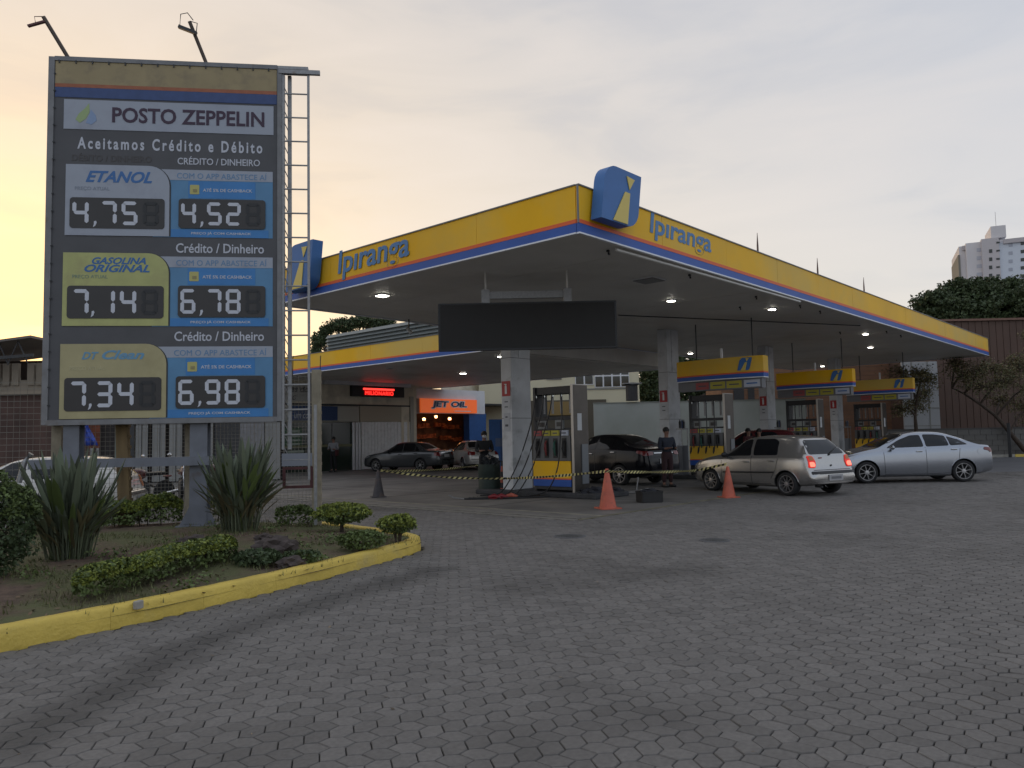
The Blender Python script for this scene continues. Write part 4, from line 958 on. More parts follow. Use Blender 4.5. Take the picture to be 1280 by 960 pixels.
# shop building (facade along X at y = SY)
SY = 33.2
cream = M('wall_cream', (.70, .64, .50), .85, var=.1, vscale=1.5, stain=(.34, .31, .25), stain_scale=.7, stain_lo=.5, stain_hi=.75)
greyw = M('wall_grey', (.25, .25, .23), .85, var=.12, vscale=1)
glassd = M('glass_dark', (.02, .025, .022), .12, spec=.6, var=.3, vscale=1.5)
def yb(u0, v0, u1, v1, y=SY):
    a = at_y(u0, (v0+v1)/2, y); b = at_y(u1, (v0+v1)/2, y); m_ = (u0+u1)/2
    return a.x, b.x, at_y(m_, v1, y).z, at_y(m_, v0, y).z
shop = thing('shop_building', 'beige shop building with glass door and pale shutter under the rear canopy', 'building', (20, SY, 0))
def sh(name, u0, v0, u1, v1, m, pr=0.0, th=.05, z0=None, par=None):
    a, b, c, d = yb(u0, v0, u1, v1, SY-pr); c = c if z0 is None else z0
    return MB().box2((a-20, -pr, c), (b-20, -pr+th, d)).build(name, m, par or shop)
xw0, xw1 = at_y(240, 520, SY).x, at_y(525, 520, SY).x
MB().box2((xw0-20, .30, 0), (xw1-20, 6, D2Z0+.0)).build('wall', cream, shop)
sh('upper_wall', 340, 473, 516, 507, cream, 0, .3)
sh('eaves_strip', 407, 474, 514, 482, white, .35, .3)
sh('white_sign_panel', 340, 479, 398, 501, M('panel_offwhite', (.38, .38, .36), .7), .06)
o = sh('sign_band', 340, 507, 449, 527, M('panel_pale', (.42, .41, .36), .7), .05)
sh('blue_panel', 362, 507.5, 422, 525.5, M('shop_blue', (.02, .055, .16), .5), .09, .03)
sh('beam', 340, 505, 516, 507, dark, .07, .05)
sh('lintel', 450, 508, 502, 527, M('panel_beige', (.44, .40, .31), .8), .04)
sh('pier', 502, 506, 512, 590, cream, .06, .3, z0=0)
a, b, c, d = yb(512, 480, 516, 592); 
MB().box2((a-20, -.1, 0), (b-20, .1, 3.9)).build('post', MATS['panel_pale'], shop)
for (u0, u1) in ((355, 384), (384, 415), (415, 440)):
    o = sh('glass_door', u0, 528, u1, 589, M('glass_green', (.028, .042, .032), .15, spec=.6), .0, .03, z0=.02)
    sh('door_frame', u0, 528, u0+1, 589, MATS['frame_grey'], .02, .05, z0=.02, par=None)
a, b, c, d = yb(355, 556, 441, 559, SY-.04); MB().box2((a-20, -.04, c), (b-20, -.02, d)).build('push_rail', M('rail_olive', (.16, .16, .08), .5), shop)
for u in (441, 445, 448.5): sh('white_post', u, 528, u+2.4, 590, white, .12, .06, z0=0)
u = 452
shm = M('shutter_white', (.76, .77, .77), .6, var=.1)
k = 0
while u < 512: sh('shutter_slat', u, 527.5, u+3.9, 588, shm, .05+.02*(k % 2), .03, z0=0.02); u += 4.1; k += 1
lw = M('poster_text', (.30, .36, .30), .7)
for (s_, u0, v0, u1, v1) in (('es de', 364, 482, 386, 490), ('G', 366, 494, 371, 500)):
    a, b, c, d = yb(u0, v0, u1, v1, SY-.13); text(s_, shop, labdark, a-20, b-20, (c+d)/2, d-c, y=-.08, bold=.02, shear=.3)
for (s_, v0, v1) in (('MISTA', 536, 541), ('SERRA', 543, 549), ('VENDA', 551, 556)): pass
gp = sh('window_poster', 356, 535, 378, 557, M('poster_green', (.06, .12, .07), .7), .04, .02)
for v in (538, 543.5, 549, 554): sh('print', 358.5, v, 375, v+2.6, lw, .055, .01, par=None)
sh('canopy_letters_panel', 360, 563, 380, 566, lw, .05, .01)
a, b, c, d = yb(368, 517, 396, 523, SY-.13); text('um conve', shop, M('shop_letter', (.45, .48, .52), .6), a-20, b-20, (c+d)/2, d-c, y=-.10, bold=.01, shear=.3)
# LED ticker
a, b, c, d = yb(440, 483, 505, 496, SY-.2)
t = thing('led_ticker', 'black LED ticker with glowing red letters on the shop wall', 'led sign', (a, SY, 0)); w_ = b-a
MB().box2((0, -.22, c), (w_, -.01, d)).build('case', black, t)
redg = M('led_red', (.2, .0, .0), .5, emit=(1, .04, .03), estr=2.2)
MB().box2((w_*.20, -.224, c+(d-c)*.62), (w_*.80, -.221, c+(d-c)*.80)).build('lit_strip', redg, t)
MB().box2((w_*.22, -.223, c+(d-c)*.14), (w_*.78, -.2205, c+(d-c)*.60)).build('glow_field', M('led_field', (.2, .0, .0), .5, emit=(1, .0, .0), estr=.45), t)
text('MILIONARIO', t, redg, w_*.24, w_*.78, c+(d-c)*.33, (d-c)*.36, y=-.225, bold=.0, sp=1.1)
# oil change bay
JY = 34.0
def yj(u0, v0, u1, v1, pr=0): return yb(u0, v0, u1, v1, JY-pr)
bay = thing('oil_change_bay', 'oil change bay with white header, orange sign and blue pier', 'workshop', (30, JY, 0))
def jb(name, u0, v0, u1, v1, m, pr=0.0, th=.05, z0=None):
    a, b, c, d = yj(u0, v0, u1, v1, pr); c = c if z0 is None else z0
    return MB().box2((a-30, -pr, c), (b-30, -pr+th, d)).build(name, m, bay)
jb('header', 514, 487, 606, 517, white, .1, .3)
jb('side_panel', 516, 498, 525, 516, greyw, .13, .05)
jb('pier', 587, 517, 608, 584, M('bay_blue', (.025, .10, .30), .5, var=.1), .08, .5, z0=0)
jb('door_post', 512, 517, 516.5, 590, MATS['panel_pale'], .09, .2, z0=0)
a, b, c, d = yj(516, 517, 588, 584)
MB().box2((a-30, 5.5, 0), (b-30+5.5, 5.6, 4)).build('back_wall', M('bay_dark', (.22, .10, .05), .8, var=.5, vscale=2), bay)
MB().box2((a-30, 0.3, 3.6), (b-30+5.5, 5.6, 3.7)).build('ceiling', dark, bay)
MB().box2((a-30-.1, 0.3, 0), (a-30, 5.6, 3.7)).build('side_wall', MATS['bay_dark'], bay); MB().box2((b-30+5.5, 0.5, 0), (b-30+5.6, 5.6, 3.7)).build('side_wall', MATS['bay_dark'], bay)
glw = M('bay_lamp', (.6, .2, .06), .6, emit=(1, .42, .16), estr=8)
for k, (u, v, s_) in enumerate(((530, 524.5, .2), (545, 521.5, .16), (562, 524, .2))):
    q = at_y(u, v, JY+3+.4*k); MB().lathe([(.02, .12), (.10, .08), (s_*.5, -.02), (s_*.42, -.05), (0, -.03)], c=(q.x-30, 3+.4*k, q.z), n=12).build('lamp_shade', glw, bay)
for k, (u, v) in enumerate(((520, 535), (530, 534), (550, 533), (560, 535), (568, 536), (538, 547), (558, 549), (524, 548), (571, 551))):
    q = at_y(u, v, JY+5.1); mb = MB(); mb.box((q.x-30, 5.1, q.z), (1.0, .3, .05))
    for j in range(5): mb.box((q.x-30-.4+.2*j, 5.1+.1*random.random(), q.z+.14), (.15, .12, random.uniform(.12, .3)))
    mb.build('shelf_of_cans', M('cans', (.65, .17, .05), .5, var=.6, vscale=4), bay)
a, b, c, d = yj(525, 499, 595, 516, .16)
t = thing('oil_sign', 'orange JET OIL sign above the oil change bay', 'sign', (a, JY-.16, 0)); w_ = b-a; h_ = d-c
jo = M('sign_orange_bright', (.75, .13, .03), .45, emit=(.75, .13, .03), estr=.45)
MB().box2((0, -.08, c), (w_, .05, d)).build('panel', jo, t)
text('JET OIL', t, M('sign_offwhite', (.75, .74, .72), .5), w_*.17, w_*.82, c+h_*.56, h_*.66, y=-.088, bold=.10, shear=.12)
text('JET OIL', t, M('jet_navy', (.015, .03, .12), .5), w_*.185, w_*.805, c+h_*.57, h_*.52, y=-.096, bold=.02, shear=.12)
MB().box2((w_*.58, -.086, c+h_*.10), (w_*.88, -.081, c+h_*.16)).build('underline', MATS['sign_offwhite'], t)
# stairs and railings, blue box right of the bay
a, b, c, d = yb(606, 440, 628, 500, 36.5)
st = thing('outside_stair', 'dark steel stair and railing between the bay and the nearest column', 'staircase', (a, 36.5, 0))
MB().box2((-3.5, .5, 3.7), (2.6, .6, 7)).build('back_wall', cream, st)
for k in range(7): MB().box2((-.1+.3*k, -.3, 4.6-.0), (-.06+.3*k, -.25, 5.9)).build('baluster', dark, st)
MB().box2((-.3, -.3, 5.9), (2.2, -.24, 5.96)).build('handrail', dark, st)
MB().box2((-.3, -.3, 5.2), (2.2, -.24, 5.25)).build('handrail', dark, st)
mb = MB(); mb.poly([(-.6, -.4, 2.6), (-.6, -.4, 3.0), (2.3, -.4, 5.1), (2.3, -.4, 4.7)], (0, .12, 0)); mb.build('stringer', galv, st)
MB().box2((-.2, 0, 0), (2.6, .3, 4.6)).build('dark_wall', dark, st)
q = at_d(612, 583, 37); t = thing('blue_cabinet', 'blue painted cabinet behind the nearest column', 'cabinet', (q.x, q.y, 0), YF)
MB().box2((-.0, 0, 0), (1.2, .8, 2.4)).build('body', MATS['bay_blue'], t); MB().box2((.55, -.02, .1), (.57, -.001, 2.3)).build('door_gap', dark, t); MB().box2((.3, -.012, 1.1), (.75, -.004, 1.5)).build('faded_print', M('faded', (.10, .14, .24), .6), t)
# cream office building with windows and grey yard wall seen between the columns
def front(dep):    # frame facing the road at a given distance
    o = HX*dep; return (o.x, o.y, 0)
def fb(dep, u0, v0, u1, v1):
    m_ = (u0+u1)/2; a = at_d(u0, v1, dep); b = at_d(u1, v1, dep); return a.dot(RT), b.dot(RT), at_d(m_, v1, dep).z, at_d(m_, v0, dep).z
DE = 52.0
off = thing('office_building', 'cream two storey building with wide dark windows seen behind the first pump', 'building', front(DE), YF)
def ob(name, u0, v0, u1, v1, m, pr=0, th=.2, z0=None, dep=DE, par=None):
    a, b, c, d = fb(dep-pr, u0, v0, u1, v1); c = c if z0 is None else z0
    return MB().box2((a, -pr, c), (b, -pr+th, d)).build(name, m, par or off)
creamb = M('wall_cream_bright', (.60, .55, .39), .8, var=.06, vscale=.5)
ob('wall', 600, 420, 802, 580, creamb, 0, 6, z0=0)
ob('lower_wall', 663, 500, 760, 580, M('wall_brown', (.10, .085, .06), .8), .25, .2, z0=0)
ob('lower_strip', 684, 502, 716, 519, M('strip_tan', (.25, .17, .06), .7), .4, .1)
for (u0, v0, u1, v1, nx, ny) in ((683, 462, 702, 474.5, 2, 1), (719, 456, 742, 481, 2, 2), (743.5, 455, 787, 484, 4, 2)):
    a, b, c, d = fb(DE-.05, u0, v0, u1, v1); fr = MB().box2((a, -.06, c), (b, .05, d)).build('window', MATS['frame_grey'] if u0 < 700 else white, off)
    for i in range(nx):
        for j in range(ny):
            w1, h1 = (b-a)/nx, (d-c)/ny
            MB().box2((a+i*w1+.05, -.075, c+j*h1+.05), (a+(i+1)*w1-.05, -.061, c+(j+1)*h1-.05)).build('pane', glassd, fr)
ob('sill_band', 733, 485, 790, 486.5, greyw, .06, .1)
yw = thing('yard_wall', 'plain grey-green yard wall seen behind the black car', 'wall', front(45), YF)
a, b, c, d = fb(45, 744, 502, 1010, 577); MB().box2((a, 0, 0), (b, .25, d)).build('wall', M('wall_greygreen', (.40, .43, .40), .85, var=.07, vscale=.4, stain=(.33, .36, .32), stain_scale=.3), yw)
MB().box2((a-.02, -.03, d), (b+.02, .28, d+.06)).build('coping', M('wall_green_cop', (.25, .27, .24), .8), yw)
t = thing('water_tank', 'small dark cylindrical tank standing on the yard wall', 'tank', tuple(at_d(790, 501, 45.1)), YF)
MB().lathe([(.35, 0), (.35, .9), (.45, .93), (.3, 1.05), (0, 1.08)], n=16).build('body', dark, t); MB().box((0, 0, 1.0), (1.1, .8, .05)).build('lid', galv, t)
bl = thing('brick_building', 'reddish brown brick building behind the pumps and grey wall', 'building', front(50), YF)
a, b, c, d = fb(50, 806, 462, 1180, 577)
brickm = M('brick_wall', (.20, .105, .06), .85, var=.2, vscale=1.2)
a2 = fb(50, 905, 462, 1180, 577)[0]
MB().box2((a2, 0, 0), (b, 4, 6.2)).build('wall', brickm, bl)
mb = MB()
for k in range(22): mb.box2((a2, -.012, .3+k*.28), (b, -.002, .32+k*.28))
mb.build('mortar_line', M('mortar', (.13, .09, .07), .9), bl)['kind'] = 'stuff'
for (u0, u1) in ((918, 931), (936, 944)):
    x0_, x1_, c, d = fb(49.9, u0, 484, u1, 507); fr = MB().box2((x0_, -.05, c), (x1_, -.01, d)).build('window', dark, bl)
# red-brown corrugated hall and grey block wall on the right
DW = 41.0
hall = thing('corrugated_hall', 'dark brown corrugated metal hall on the right behind the wispy tree', 'building', front(DW+4), YF)
a, b, c, d = fb(DW+4, 1168, 402, 1340, 540); ztop = at_d(1245, 400, DW+4).z
cor = M('corrugated_brown', (.098, .056, .040), .7, var=.15, vscale=.8, stain=(.070, .046, .036), stain_scale=.4)
x = a; xe = b+16
MB().box2((a, .12, 0), (xe, 10, ztop-.05)).build('hall_core', cor, hall)
k = 0
while x < xe: MB().box2((x, .085, 0), (x+.37, .119, ztop-.02+.01*random.random()), bevel=.01).build('sheet_rib', cor, hall); x += .40; k += 1
MB().box2((a-.1, -.05, ztop-.019), (xe, 10.1, ztop+.10)).build('roof_edge', M('edge_rust', (.20, .11, .08), .7), hall)
blk = thing('block_wall', 'grey concrete block wall along the right side below the brown hall', 'wall', front(DW), YF)
a, b, c, d = fb(DW, 1085, 535, 1310, 578); zt = at_d(1200, 535, DW-.1).z
gb = M('block_grey', (.15, .145, .135), .9, var=.25, vscale=2, stain=(.10, .095, .085), stain_scale=.8)
MB().box2((a, .02, 0), (b+14, .22, zt)).build('wall', M('mortar_dark', (.085, .08, .075), .9), blk)
bm_ = bpy.data.meshes.new('block'); m2 = MB(); m2.box((0, 0, 0), (.58, .03, .27)); tmp = m2.build('block', gb, blk); bm_ = tmp.data; cnt = 0
nrow = int(zt/.285)
for j in range(nrow):
    x = a+(.3 if j % 2 else 0)+.3
    while x < b+1.5 and cnt < 280:
        o = bpy.data.objects.new('block', bm_); COL.objects.link(o); o.parent = blk; o.location = (x, .005+random.uniform(-.004, .004), .16+j*.285); x += .6; cnt += 1
tmp.location = (a+.0, .0, -5) if False else (x, .005, .16+(nrow-1)*.285)
kb = tag(MB().box((0, 0, -.02), (.1, .1, .01)).build('far_kerb', kerbw_m, loc=front(DW-.9)), kind='structure'); kb.rotation_euler.z = YF
x = a
while x < b+8:
    MB().box2((x, 0, -.03), (x+1.18, .16, .13), bevel=.01).build('kerb_stone', kerb_m if random.random() < .9 else kerbw_m, kb); x += 1.2
e = MB(); e.box2((a, .16, -.03), (b+12, .9, .10)); e.build('verge', M('verge_red', (.12, .05, .03), .9, var=.3), kb)
# white hoarding behind the little tree
t = thing('white_hoarding', 'white painted hoarding behind the small tree right of the last header', 'hoarding', front(44), YF)
a, b, c, d = fb(44, 1131, 452, 1176, 537); MB().box2((a, 0, 0), (b, .1, d)).build('panel', M('hoarding_white', (.36, .37, .38), .6), t)
for k in range(3): MB().box2((a, -.02, c+.2+k*1.0), (b, -.001, c+.24+k*1.0)).build('batten', greyw, t)
for k in range(2): MB().box2((a+.9*(k+.6), -.03, 0), (a+.9*(k+.6)+.06, -.021, d)).build('batten', greyw, t)
# ---------------------------------------------------------------- high-rise
DT = 150.0
tw = thing('apartment_tower', 'pale high rise apartment block rising above the trees at the right edge', 'building', front(DT), YF)
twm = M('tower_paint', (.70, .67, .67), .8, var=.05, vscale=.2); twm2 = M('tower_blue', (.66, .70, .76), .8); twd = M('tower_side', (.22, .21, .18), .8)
TYAW = -31.5
tw.rotation_euler.z = YF+rad(TYAW+7); tHX = Matrix.Rotation(rad(TYAW+7), 3, 'Z') @ HX; tRT = Vector((tHX.y, -tHX.x, 0))
q_ = at_d(1240, 500, DT); tw.location = (q_.x, q_.y, 0); tD = q_.dot(tHX)
def tpt(u, v, pr):
    d = ray(u, v); p = Vector((0, 0, EYE))+d*((tD-pr)/d.dot(tHX)); return (p-q_).dot(tRT), p.z
def tb(name, u0, v0, u1, v1, m, pr=0, th=3, z0=None, par=None):
    a = tpt(u0, v1, pr)[0]; b = tpt(u1, v1, pr)[0]; c = tpt((u0+u1)/2, v1, pr)[1]; d = tpt((u0+u1)/2, v0, pr)[1]; return MB().box2((a, -pr, c if z0 is None else z0), (b, -pr+th, d)).build(name, m, par or tw)
tb('wall', 1205, 306, 1235, 420, twm, 0, 14, z0=0)
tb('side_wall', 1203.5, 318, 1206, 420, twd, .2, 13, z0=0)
tb('wall', 1214, 301, 1262, 420, twm, 1.2, 14, z0=0)
tb('stair_core', 1234, 297, 1256, 420, M('tower_core', (.58, .54, .54), .8), 2.2, 10, z0=0)
tb('wall', 1255, 299, 1330, 420, twm2, 1.8, 14, z0=0)
tb('tank_room', 1239, 282, 1258, 297, twm, 1.5, 8)
tb('parapet', 1203, 305.5, 1236, 311, M('parapet', (.52, .48, .48), .8), .5, .4)
tb('parapet', 1254, 295, 1330, 300.5, MATS['parapet'], 2.2, .4)
for j in range(6):
    v = 310+j*10.2
    tb('window', 1221, v, 1228, v+4.5, M('win_pale', (.48, .49, .54), .4), 1.25, .1)
    tb('window', 1236.5, v+1.5, 1240.5, v+6, glassd, 2.25, .1)
    tb('window', 1245.5, v-8+.5*0, 1250, v-5.8, glassd, 2.26, .1)
    tb('window', 1261, v-6, 1266, v-1.8, M('win_blue', (.40, .42, .48), .4), 1.85, .1)
    tb('window', 1276, v-8, 1281, v-3.8, glassd, 1.85, .1)
t_ = tpt(1246, 282, -1); MB().bar((t_[0], 2, t_[1]-.5), (t_[0], 2, t_[1]+3.0), .035, 5).build('antenna', galv, tw)
# ---------------------------------------------------------------- trees
def tree(px, py_base, dep, crown, lab, n, ls, lm_=None, trunk=None, group=None, tops=None):
    """crown: list of (px, py, rx_px, ry_px, extra_depth)"""
    p = at_d(px, py_base, dep); t = thing('tree', lab, 'tree', (p.x, p.y, 0), YF, group); k_ = dep/F_PX
    cents = []
    mbs = [MB(), MB()]
    tot = sum(c[2]*c[3] for c in crown)
    for (u, v, ru, rv, ex) in crown:
        q = at_d(u, v, dep+ex); c = ((q-p).dot(RT), ex, q.z); cents.append((c, ru*k_, rv*k_))
        pts = blob_pts(c, (ru*k_, ru*k_*.8, rv*k_), int(n*ru*rv/tot), shell=.35, nz=.45, seed=u*.37)
        h_ = int(len(pts)*.6); leaf_cloud(mbs[0], pts[:h_], ls); leaf_cloud(mbs[1], pts[h_:], ls)
    mbs[0].build('crown', lm_ or g_tree, t); mbs[1].build('crown', tops or g_mid, t)
    mb = MB(); base = Vector((0, 0, -.1)); fork = trunk or (0, 0, cents[0][0][2]*.45)
    r0 = .02*dep*.28
    mb.tube([base, (base+Vector(fork))/2, fork], [r0, r0*.85, r0*.7], 8); mb.build('trunk', bark, t)
    for (c, ru, rv) in cents:
        mb = MB(); e = Vector(c); m_ = (Vector(fork)+e)/2+Vector((random.gauss(0, .2), 0, .2)); mb.tube([fork, m_, e+Vector((0, 0, rv*.3))], [r0*.55, r0*.35, r0*.1], 6)
        for k in range(6):
            a = random.uniform(0, 6.28); mb.tube([m_*.4+e*.6, e+Vector((ru*.75*math.cos(a), ru*.4*math.sin(a), rv*.6*math.sin(a+1)))], [r0*.2, r0*.04], 5)
        mb.build('limb', bark, t)
    return t
tree(1180, 560, 66, [(1172, 385, 30, 22, 0), (1196, 372, 26, 22, 1), (1215, 372, 26, 24, 0), (1238, 368, 28, 22, 2), (1262, 368, 28, 20, 0), (1285, 372, 25, 22, 1), (1200, 395, 40, 22, -1), (1250, 392, 45, 24, -1)], 'big dark rounded trees below the high rise', 80000, .17, g_dk, tops=g_tree)
tree(1310, 560, 62, [(1300, 375, 30, 26, 0), (1335, 380, 30, 30, 0)], 'dark tree at the right frame edge below the high rise', 15000, .17, g_dk, tops=g_tree)
tree(440, 575, 62, [(400, 425, 12, 10, 0), (428, 407, 22, 9, 0), (455, 402, 20, 9, 0), (408, 413, 10, 7, 0), (480, 405, 16, 8, 0), (395, 438, 8, 9, 0)], 'dark loose tree seen in the gap above the ribbed roof housing', 9000, .12, g_dk, tops=g_dk)
tree(812, 575, 62, [(812, 470, 14, 20, 0), (820, 495, 13, 16, 0), (806, 490, 12, 18, 0), (815, 515, 12, 16, 0), (850, 488, 20, 20, 1), (880, 486, 22, 18, 1), (905, 488, 16, 16, 0), (858, 448, 22, 16, 1), (884, 452, 20, 14, 0), (845, 462, 16, 14, 0)], 'tree seen in the gap left of the second column', 20000, .15, g_dk, tops=g_tree)
# wispy tree leaning from the right, in front of the brown hall
def wispy(dep, trunk_px, blobs, n, ls, lab):
    P = [at_d(u, v, dep) for u, v in trunk_px]; p = P[0]; t = thing('tree', lab, 'tree', (p.x, p.y, 0), YF); k_ = dep/F_PX
    loc = lambda q, ex=0: Vector(((q-p).dot(RT), ex, q.z))
    T = [loc(q) for q in P]; T[0].z = -.1
    rs = [.15*(1-.8*i/(len(T)-1)) for i in range(len(T))]; MB().tube(T, rs, 8).build('trunk', bark, t, smooth=50)
    pts = []; mbL = [MB(), MB()]; tw_ = MB(); tot = sum(b[2]*b[3] for b in blobs)
    for (u, v, ru, rv) in blobs:
        c = loc(at_d(u, v, dep), random.uniform(-1.2, 1.0)); src = min(T, key=lambda q: (q-c).length)
        MB().tube([src, (src+c)/2+Vector((0, 0, .25)), c], [.06, .045, .02], 6).build('limb', bark, t)
        for k in range(26):
            d = Vector((random.gauss(0, 1), random.gauss(0, .8), random.gauss(0, 1))); d.normalize(); e = c+Vector((d.x*ru*k_, d.y*ru*k_*.8, d.z*rv*k_))*random.uniform(.6, 1.15)
            m_ = (c+e)/2+Vector((random.gauss(0, .12), 0, random.gauss(0, .12))); tw_.tube([c, m_, e], [.014, .010, .004], 3, cap=False)
            for q in range(int(n*ru*rv/tot/26)):
                f_ = random.uniform(.25, 1); pt = (c.lerp(m_, f_*2) if f_ < .5 else m_.lerp(e, f_*2-1))+Vector((random.gauss(0, .11), random.gauss(0, .11), random.gauss(0, .10)))
                pts.append(pt)
    h_ = int(len(pts)*.5); random.shuffle(pts); leaf_cloud(mbL[0], pts[:h_], ls); leaf_cloud(mbL[1], pts[h_:], ls)
    mbL[0].build('crown', g_dry, t); mbL[1].build('crown', leafmat('leaf_olive', (.11, .115, .05)), t); tw_.build('twig', bark, t)['kind'] = 'stuff'
wispy(40.6, [(1300, 590), (1280, 562), (1262, 540), (1245, 520), (1225, 505), (1205, 492), (1190, 485)],
      [(1200, 470, 26, 18), (1225, 462, 30, 16), (1262, 458, 22, 22), (1282, 428, 18, 20), (1190, 455, 20, 14), (1240, 478, 26, 14), (1275, 480, 26, 24), (1215, 485, 20, 10), (1290, 510, 22, 26), (1262, 500, 20, 12)], 10500, .058, 'wispy leaning tree with olive brown leaves in front of the brown hall')
wispy(40, [(1144, 590), (1146, 550), (1144, 520), (1146, 500)], [(1140, 478, 24, 14), (1160, 465, 18, 16), (1150, 505, 18, 14), (1115, 468, 24, 10), (1168, 490, 12, 18), (1125, 512, 14, 14)], 4500, .058, 'small sparse tree beside the white hoarding and last header')
t = thing('stake_post', 'thin dark stake beside the leaning tree by the far kerb', 'post', tuple(at_h(1263, 571.5)), 0); MB().box2((-.07, -.07, 0), (.07, .07, 1.75)).build('stake', dark, t)
# ---------------------------------------------------------------- things behind the fence on the left
lb = thing('far_warehouse', 'long low building with grey roof and pale columns behind the sign on the left', 'building', front(40), YF)
def lbx(name, u0, v0, u1, v1, m, pr=0, th=.2, z0=None):
    a, b, c, d = fb(40-pr, u0, v0, u1, v1); return MB().box2((a, -pr, c if z0 is None else z0), (b, -pr+th, d)).build(name, m, lb)
brm = M('warehouse_brown', (.085, .050, .040), .85, var=.3, vscale=1)
lbx('lower_wall', -260, 492, 112, 590, brm, 0, .3, z0=0)
lbx('upper_wall', -260, 476, 240, 492, M('warehouse_pale', (.26, .22, .17), .85, var=.12, vscale=.8), -.2, .3)
lbx('ledge', -260, 490, 240, 493.5, M('ledge_pale', (.30, .25, .19), .8), .25, .5)
a, b, c, d = fb(40, -260, 452, 130, 476)
x = a
while x < b: MB().box2((x, .1, c-.3), (x+.34, .3, d-.15)).build('pillar', MATS['warehouse_pale'], lb); x += .47 if int(x*1.1) % 4 else .8
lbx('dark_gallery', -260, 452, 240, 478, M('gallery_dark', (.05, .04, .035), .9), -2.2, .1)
a, b, c, d = fb(40, -260, 427, 60, 450)
mb = MB(); zr1 = at_d(48, 424, 40).z; zr0 = at_d(-150, 441, 40).z
mb.poly([(a, -1.5, zr0-1.0), (b, -1.5, zr1), (b, -1.5, zr1-.12), (a, -1.5, zr0-1.12)], (0, 6, 0)); mb.build('roof', M('roof_grey', (.17, .15, .13), .7, var=.1), lb)
mb = MB(); zr2 = at_d(20, 452, 40).z
mb.poly([(a, -1.3, zr2-.6), (b, -1.3, zr2+.25), (b, -1.3, zr2+.1), (a, -1.3, zr2-.75)], (0, .12, 0))
xx = a
while xx < b-.6: mb.bar((xx, -1.2, zr2-.3), (xx+.5, -1.2, zr2+.9), .035, 5); mb.bar((xx+.5, -1.2, zr2+.9), (xx+1, -1.2, zr2-.2), .035, 5); xx += 1
mb.build('truss', dark, lb)
# screens, gates behind the fence in the middle
gt = thing('sheet_gate', 'row of pale corrugated gate sheets behind the wire fence under the sign', 'gate', front(31), YF)
gw = M('gate_pale', (.24, .24, .23), .7, var=.12, vscale=2)
for (u0, u1, m) in ((112, 116, gw), (120, 123, gw), (143, 149, M('gate_green', (.16, .19, .17), .7)), (155, 167, dark), (169, 176, gw), (177, 184, gw), (190, 199, gw), (200, 206, gw), (211, 219, gw), (220, 227, gw), (258, 266, gw), (268, 300, dark), (300, 330, MATS['frame_grey']), (331, 350, gw)):
    a, b, c, d = fb(31, u0, 500, u1, 588); MB().box2((a, 0, .05), (b, .05, 3.4)).build('gate_sheet', m, gt)
a, b, c, d = fb(31, 112, 500, 352, 588); MB().box2((a, .2, .0), (b, .3, 3.5)).build('dark_backing', M('backing', (.035, .03, .028), .9), gt)
MB().box2((a, -.03, 3.4), (b, .1, 3.5)).build('top_rail', galv, gt)
t = thing('blue_tarp', 'bright blue tarpaulin hanging behind the left sign leg', 'tarpaulin', front(27), YF)
a, b, c, d = fb(27, 94, 532, 110, 557); mb = MB()
g_ = [[mb.bm.verts.new((a+(b-a+(.35 if j < 3 else 0)*(3-j)/3)*i/10, .06*math.sin(i*1.9+j), c+(d-c+1)*j/8)) for j in range(9)] for i in range(11)]
for i in range(10):
    for j in range(8): mb.bm.faces.new((g_[i][j], g_[i+1][j], g_[i+1][j+1], g_[i][j+1]))
o = mb.build('tarpaulin', M('tarp_blue', (.03, .07, .38), .5, var=.2), t, smooth=True); md = o.modifiers.new('thick', 'SOLIDIFY'); md.thickness = .01
t = thing('orange_screen', 'orange red cloth screen hanging right of the blue tarpaulin', 'screen', front(27.5), YF)
a, b, c, d = fb(27.5, 110, 532, 124, 560); MB().box2((a, 0, c), (b, .03, d+.8)).build('cloth', M('screen_orange', (.22, .07, .035), .8, var=.4, vscale=4), t); MB().bar((a-.2, 0, d+.8), (b+.2, 0, d+.8), .03, 6).build('pole', dark, t)
# ---------------------------------------------------------------- cars
def pchip(pts):
    xs = [p[0] for p in pts]; ys = [p[1] for p in pts]; n = len(xs); d = [(ys[i+1]-ys[i])/(xs[i+1]-xs[i]) for i in range(n-1)]
    m = [d[0]]+[0 if d[i-1]*d[i] <= 0 else 2*d[i-1]*d[i]/(d[i-1]+d[i]) for i in range(1, n-1)]+[d[-1]]
    def f(x):
        if x <= xs[0]: return ys[0]
        if x >= xs[-1]: return ys[-1]
        i = max(k for k in range(n-1) if xs[k] <= x); h = xs[i+1]-xs[i]; t = (x-xs[i])/h
        return ys[i]*(1+2*t)*(1-t)**2+h*m[i]*t*(1-t)**2+ys[i+1]*t*t*(3-2*t)+h*m[i+1]*t*t*(t-1)
    return f
def lin(pts):
    def f(x):
        if x <= pts[0][0]: return pts[0][1]
        for a, b in zip(pts, pts[1:]):
            if x <= b[0]: return a[1]+(b[1]-a[1])*(x-a[0])/(b[0]-a[0])
        return pts[-1][1]
    return f
glass = M('car_glass', (.008, .009, .011), .05, spec=.42)
trimb = M('car_trim', (.012, .012, .013), .5)
chrome = M('chrome', (.62, .62, .62), .15, metal=1)
rimm = M('alloy_rim', (.48, .48, .49), .3, metal=.85)
redoff = M('tail_red', (.16, .012, .012), .2, coat=.5); redon = M('tail_lit', (.5, .02, .01), .3, emit=(1, .03, .015), estr=.30); redhot = M('tail_lit_core', (.8, .3, .2), .3, emit=(1, .14, .08), estr=1.5)
headm = M('headlamp', (.42, .43, .45), .12, metal=.5, coat=.5); amber = M('amber', (.5, .17, .05), .3)
platem = M('plate', (.36, .36, .37), .5); platet = M('plate_print', (.16, .16, .17), .6)
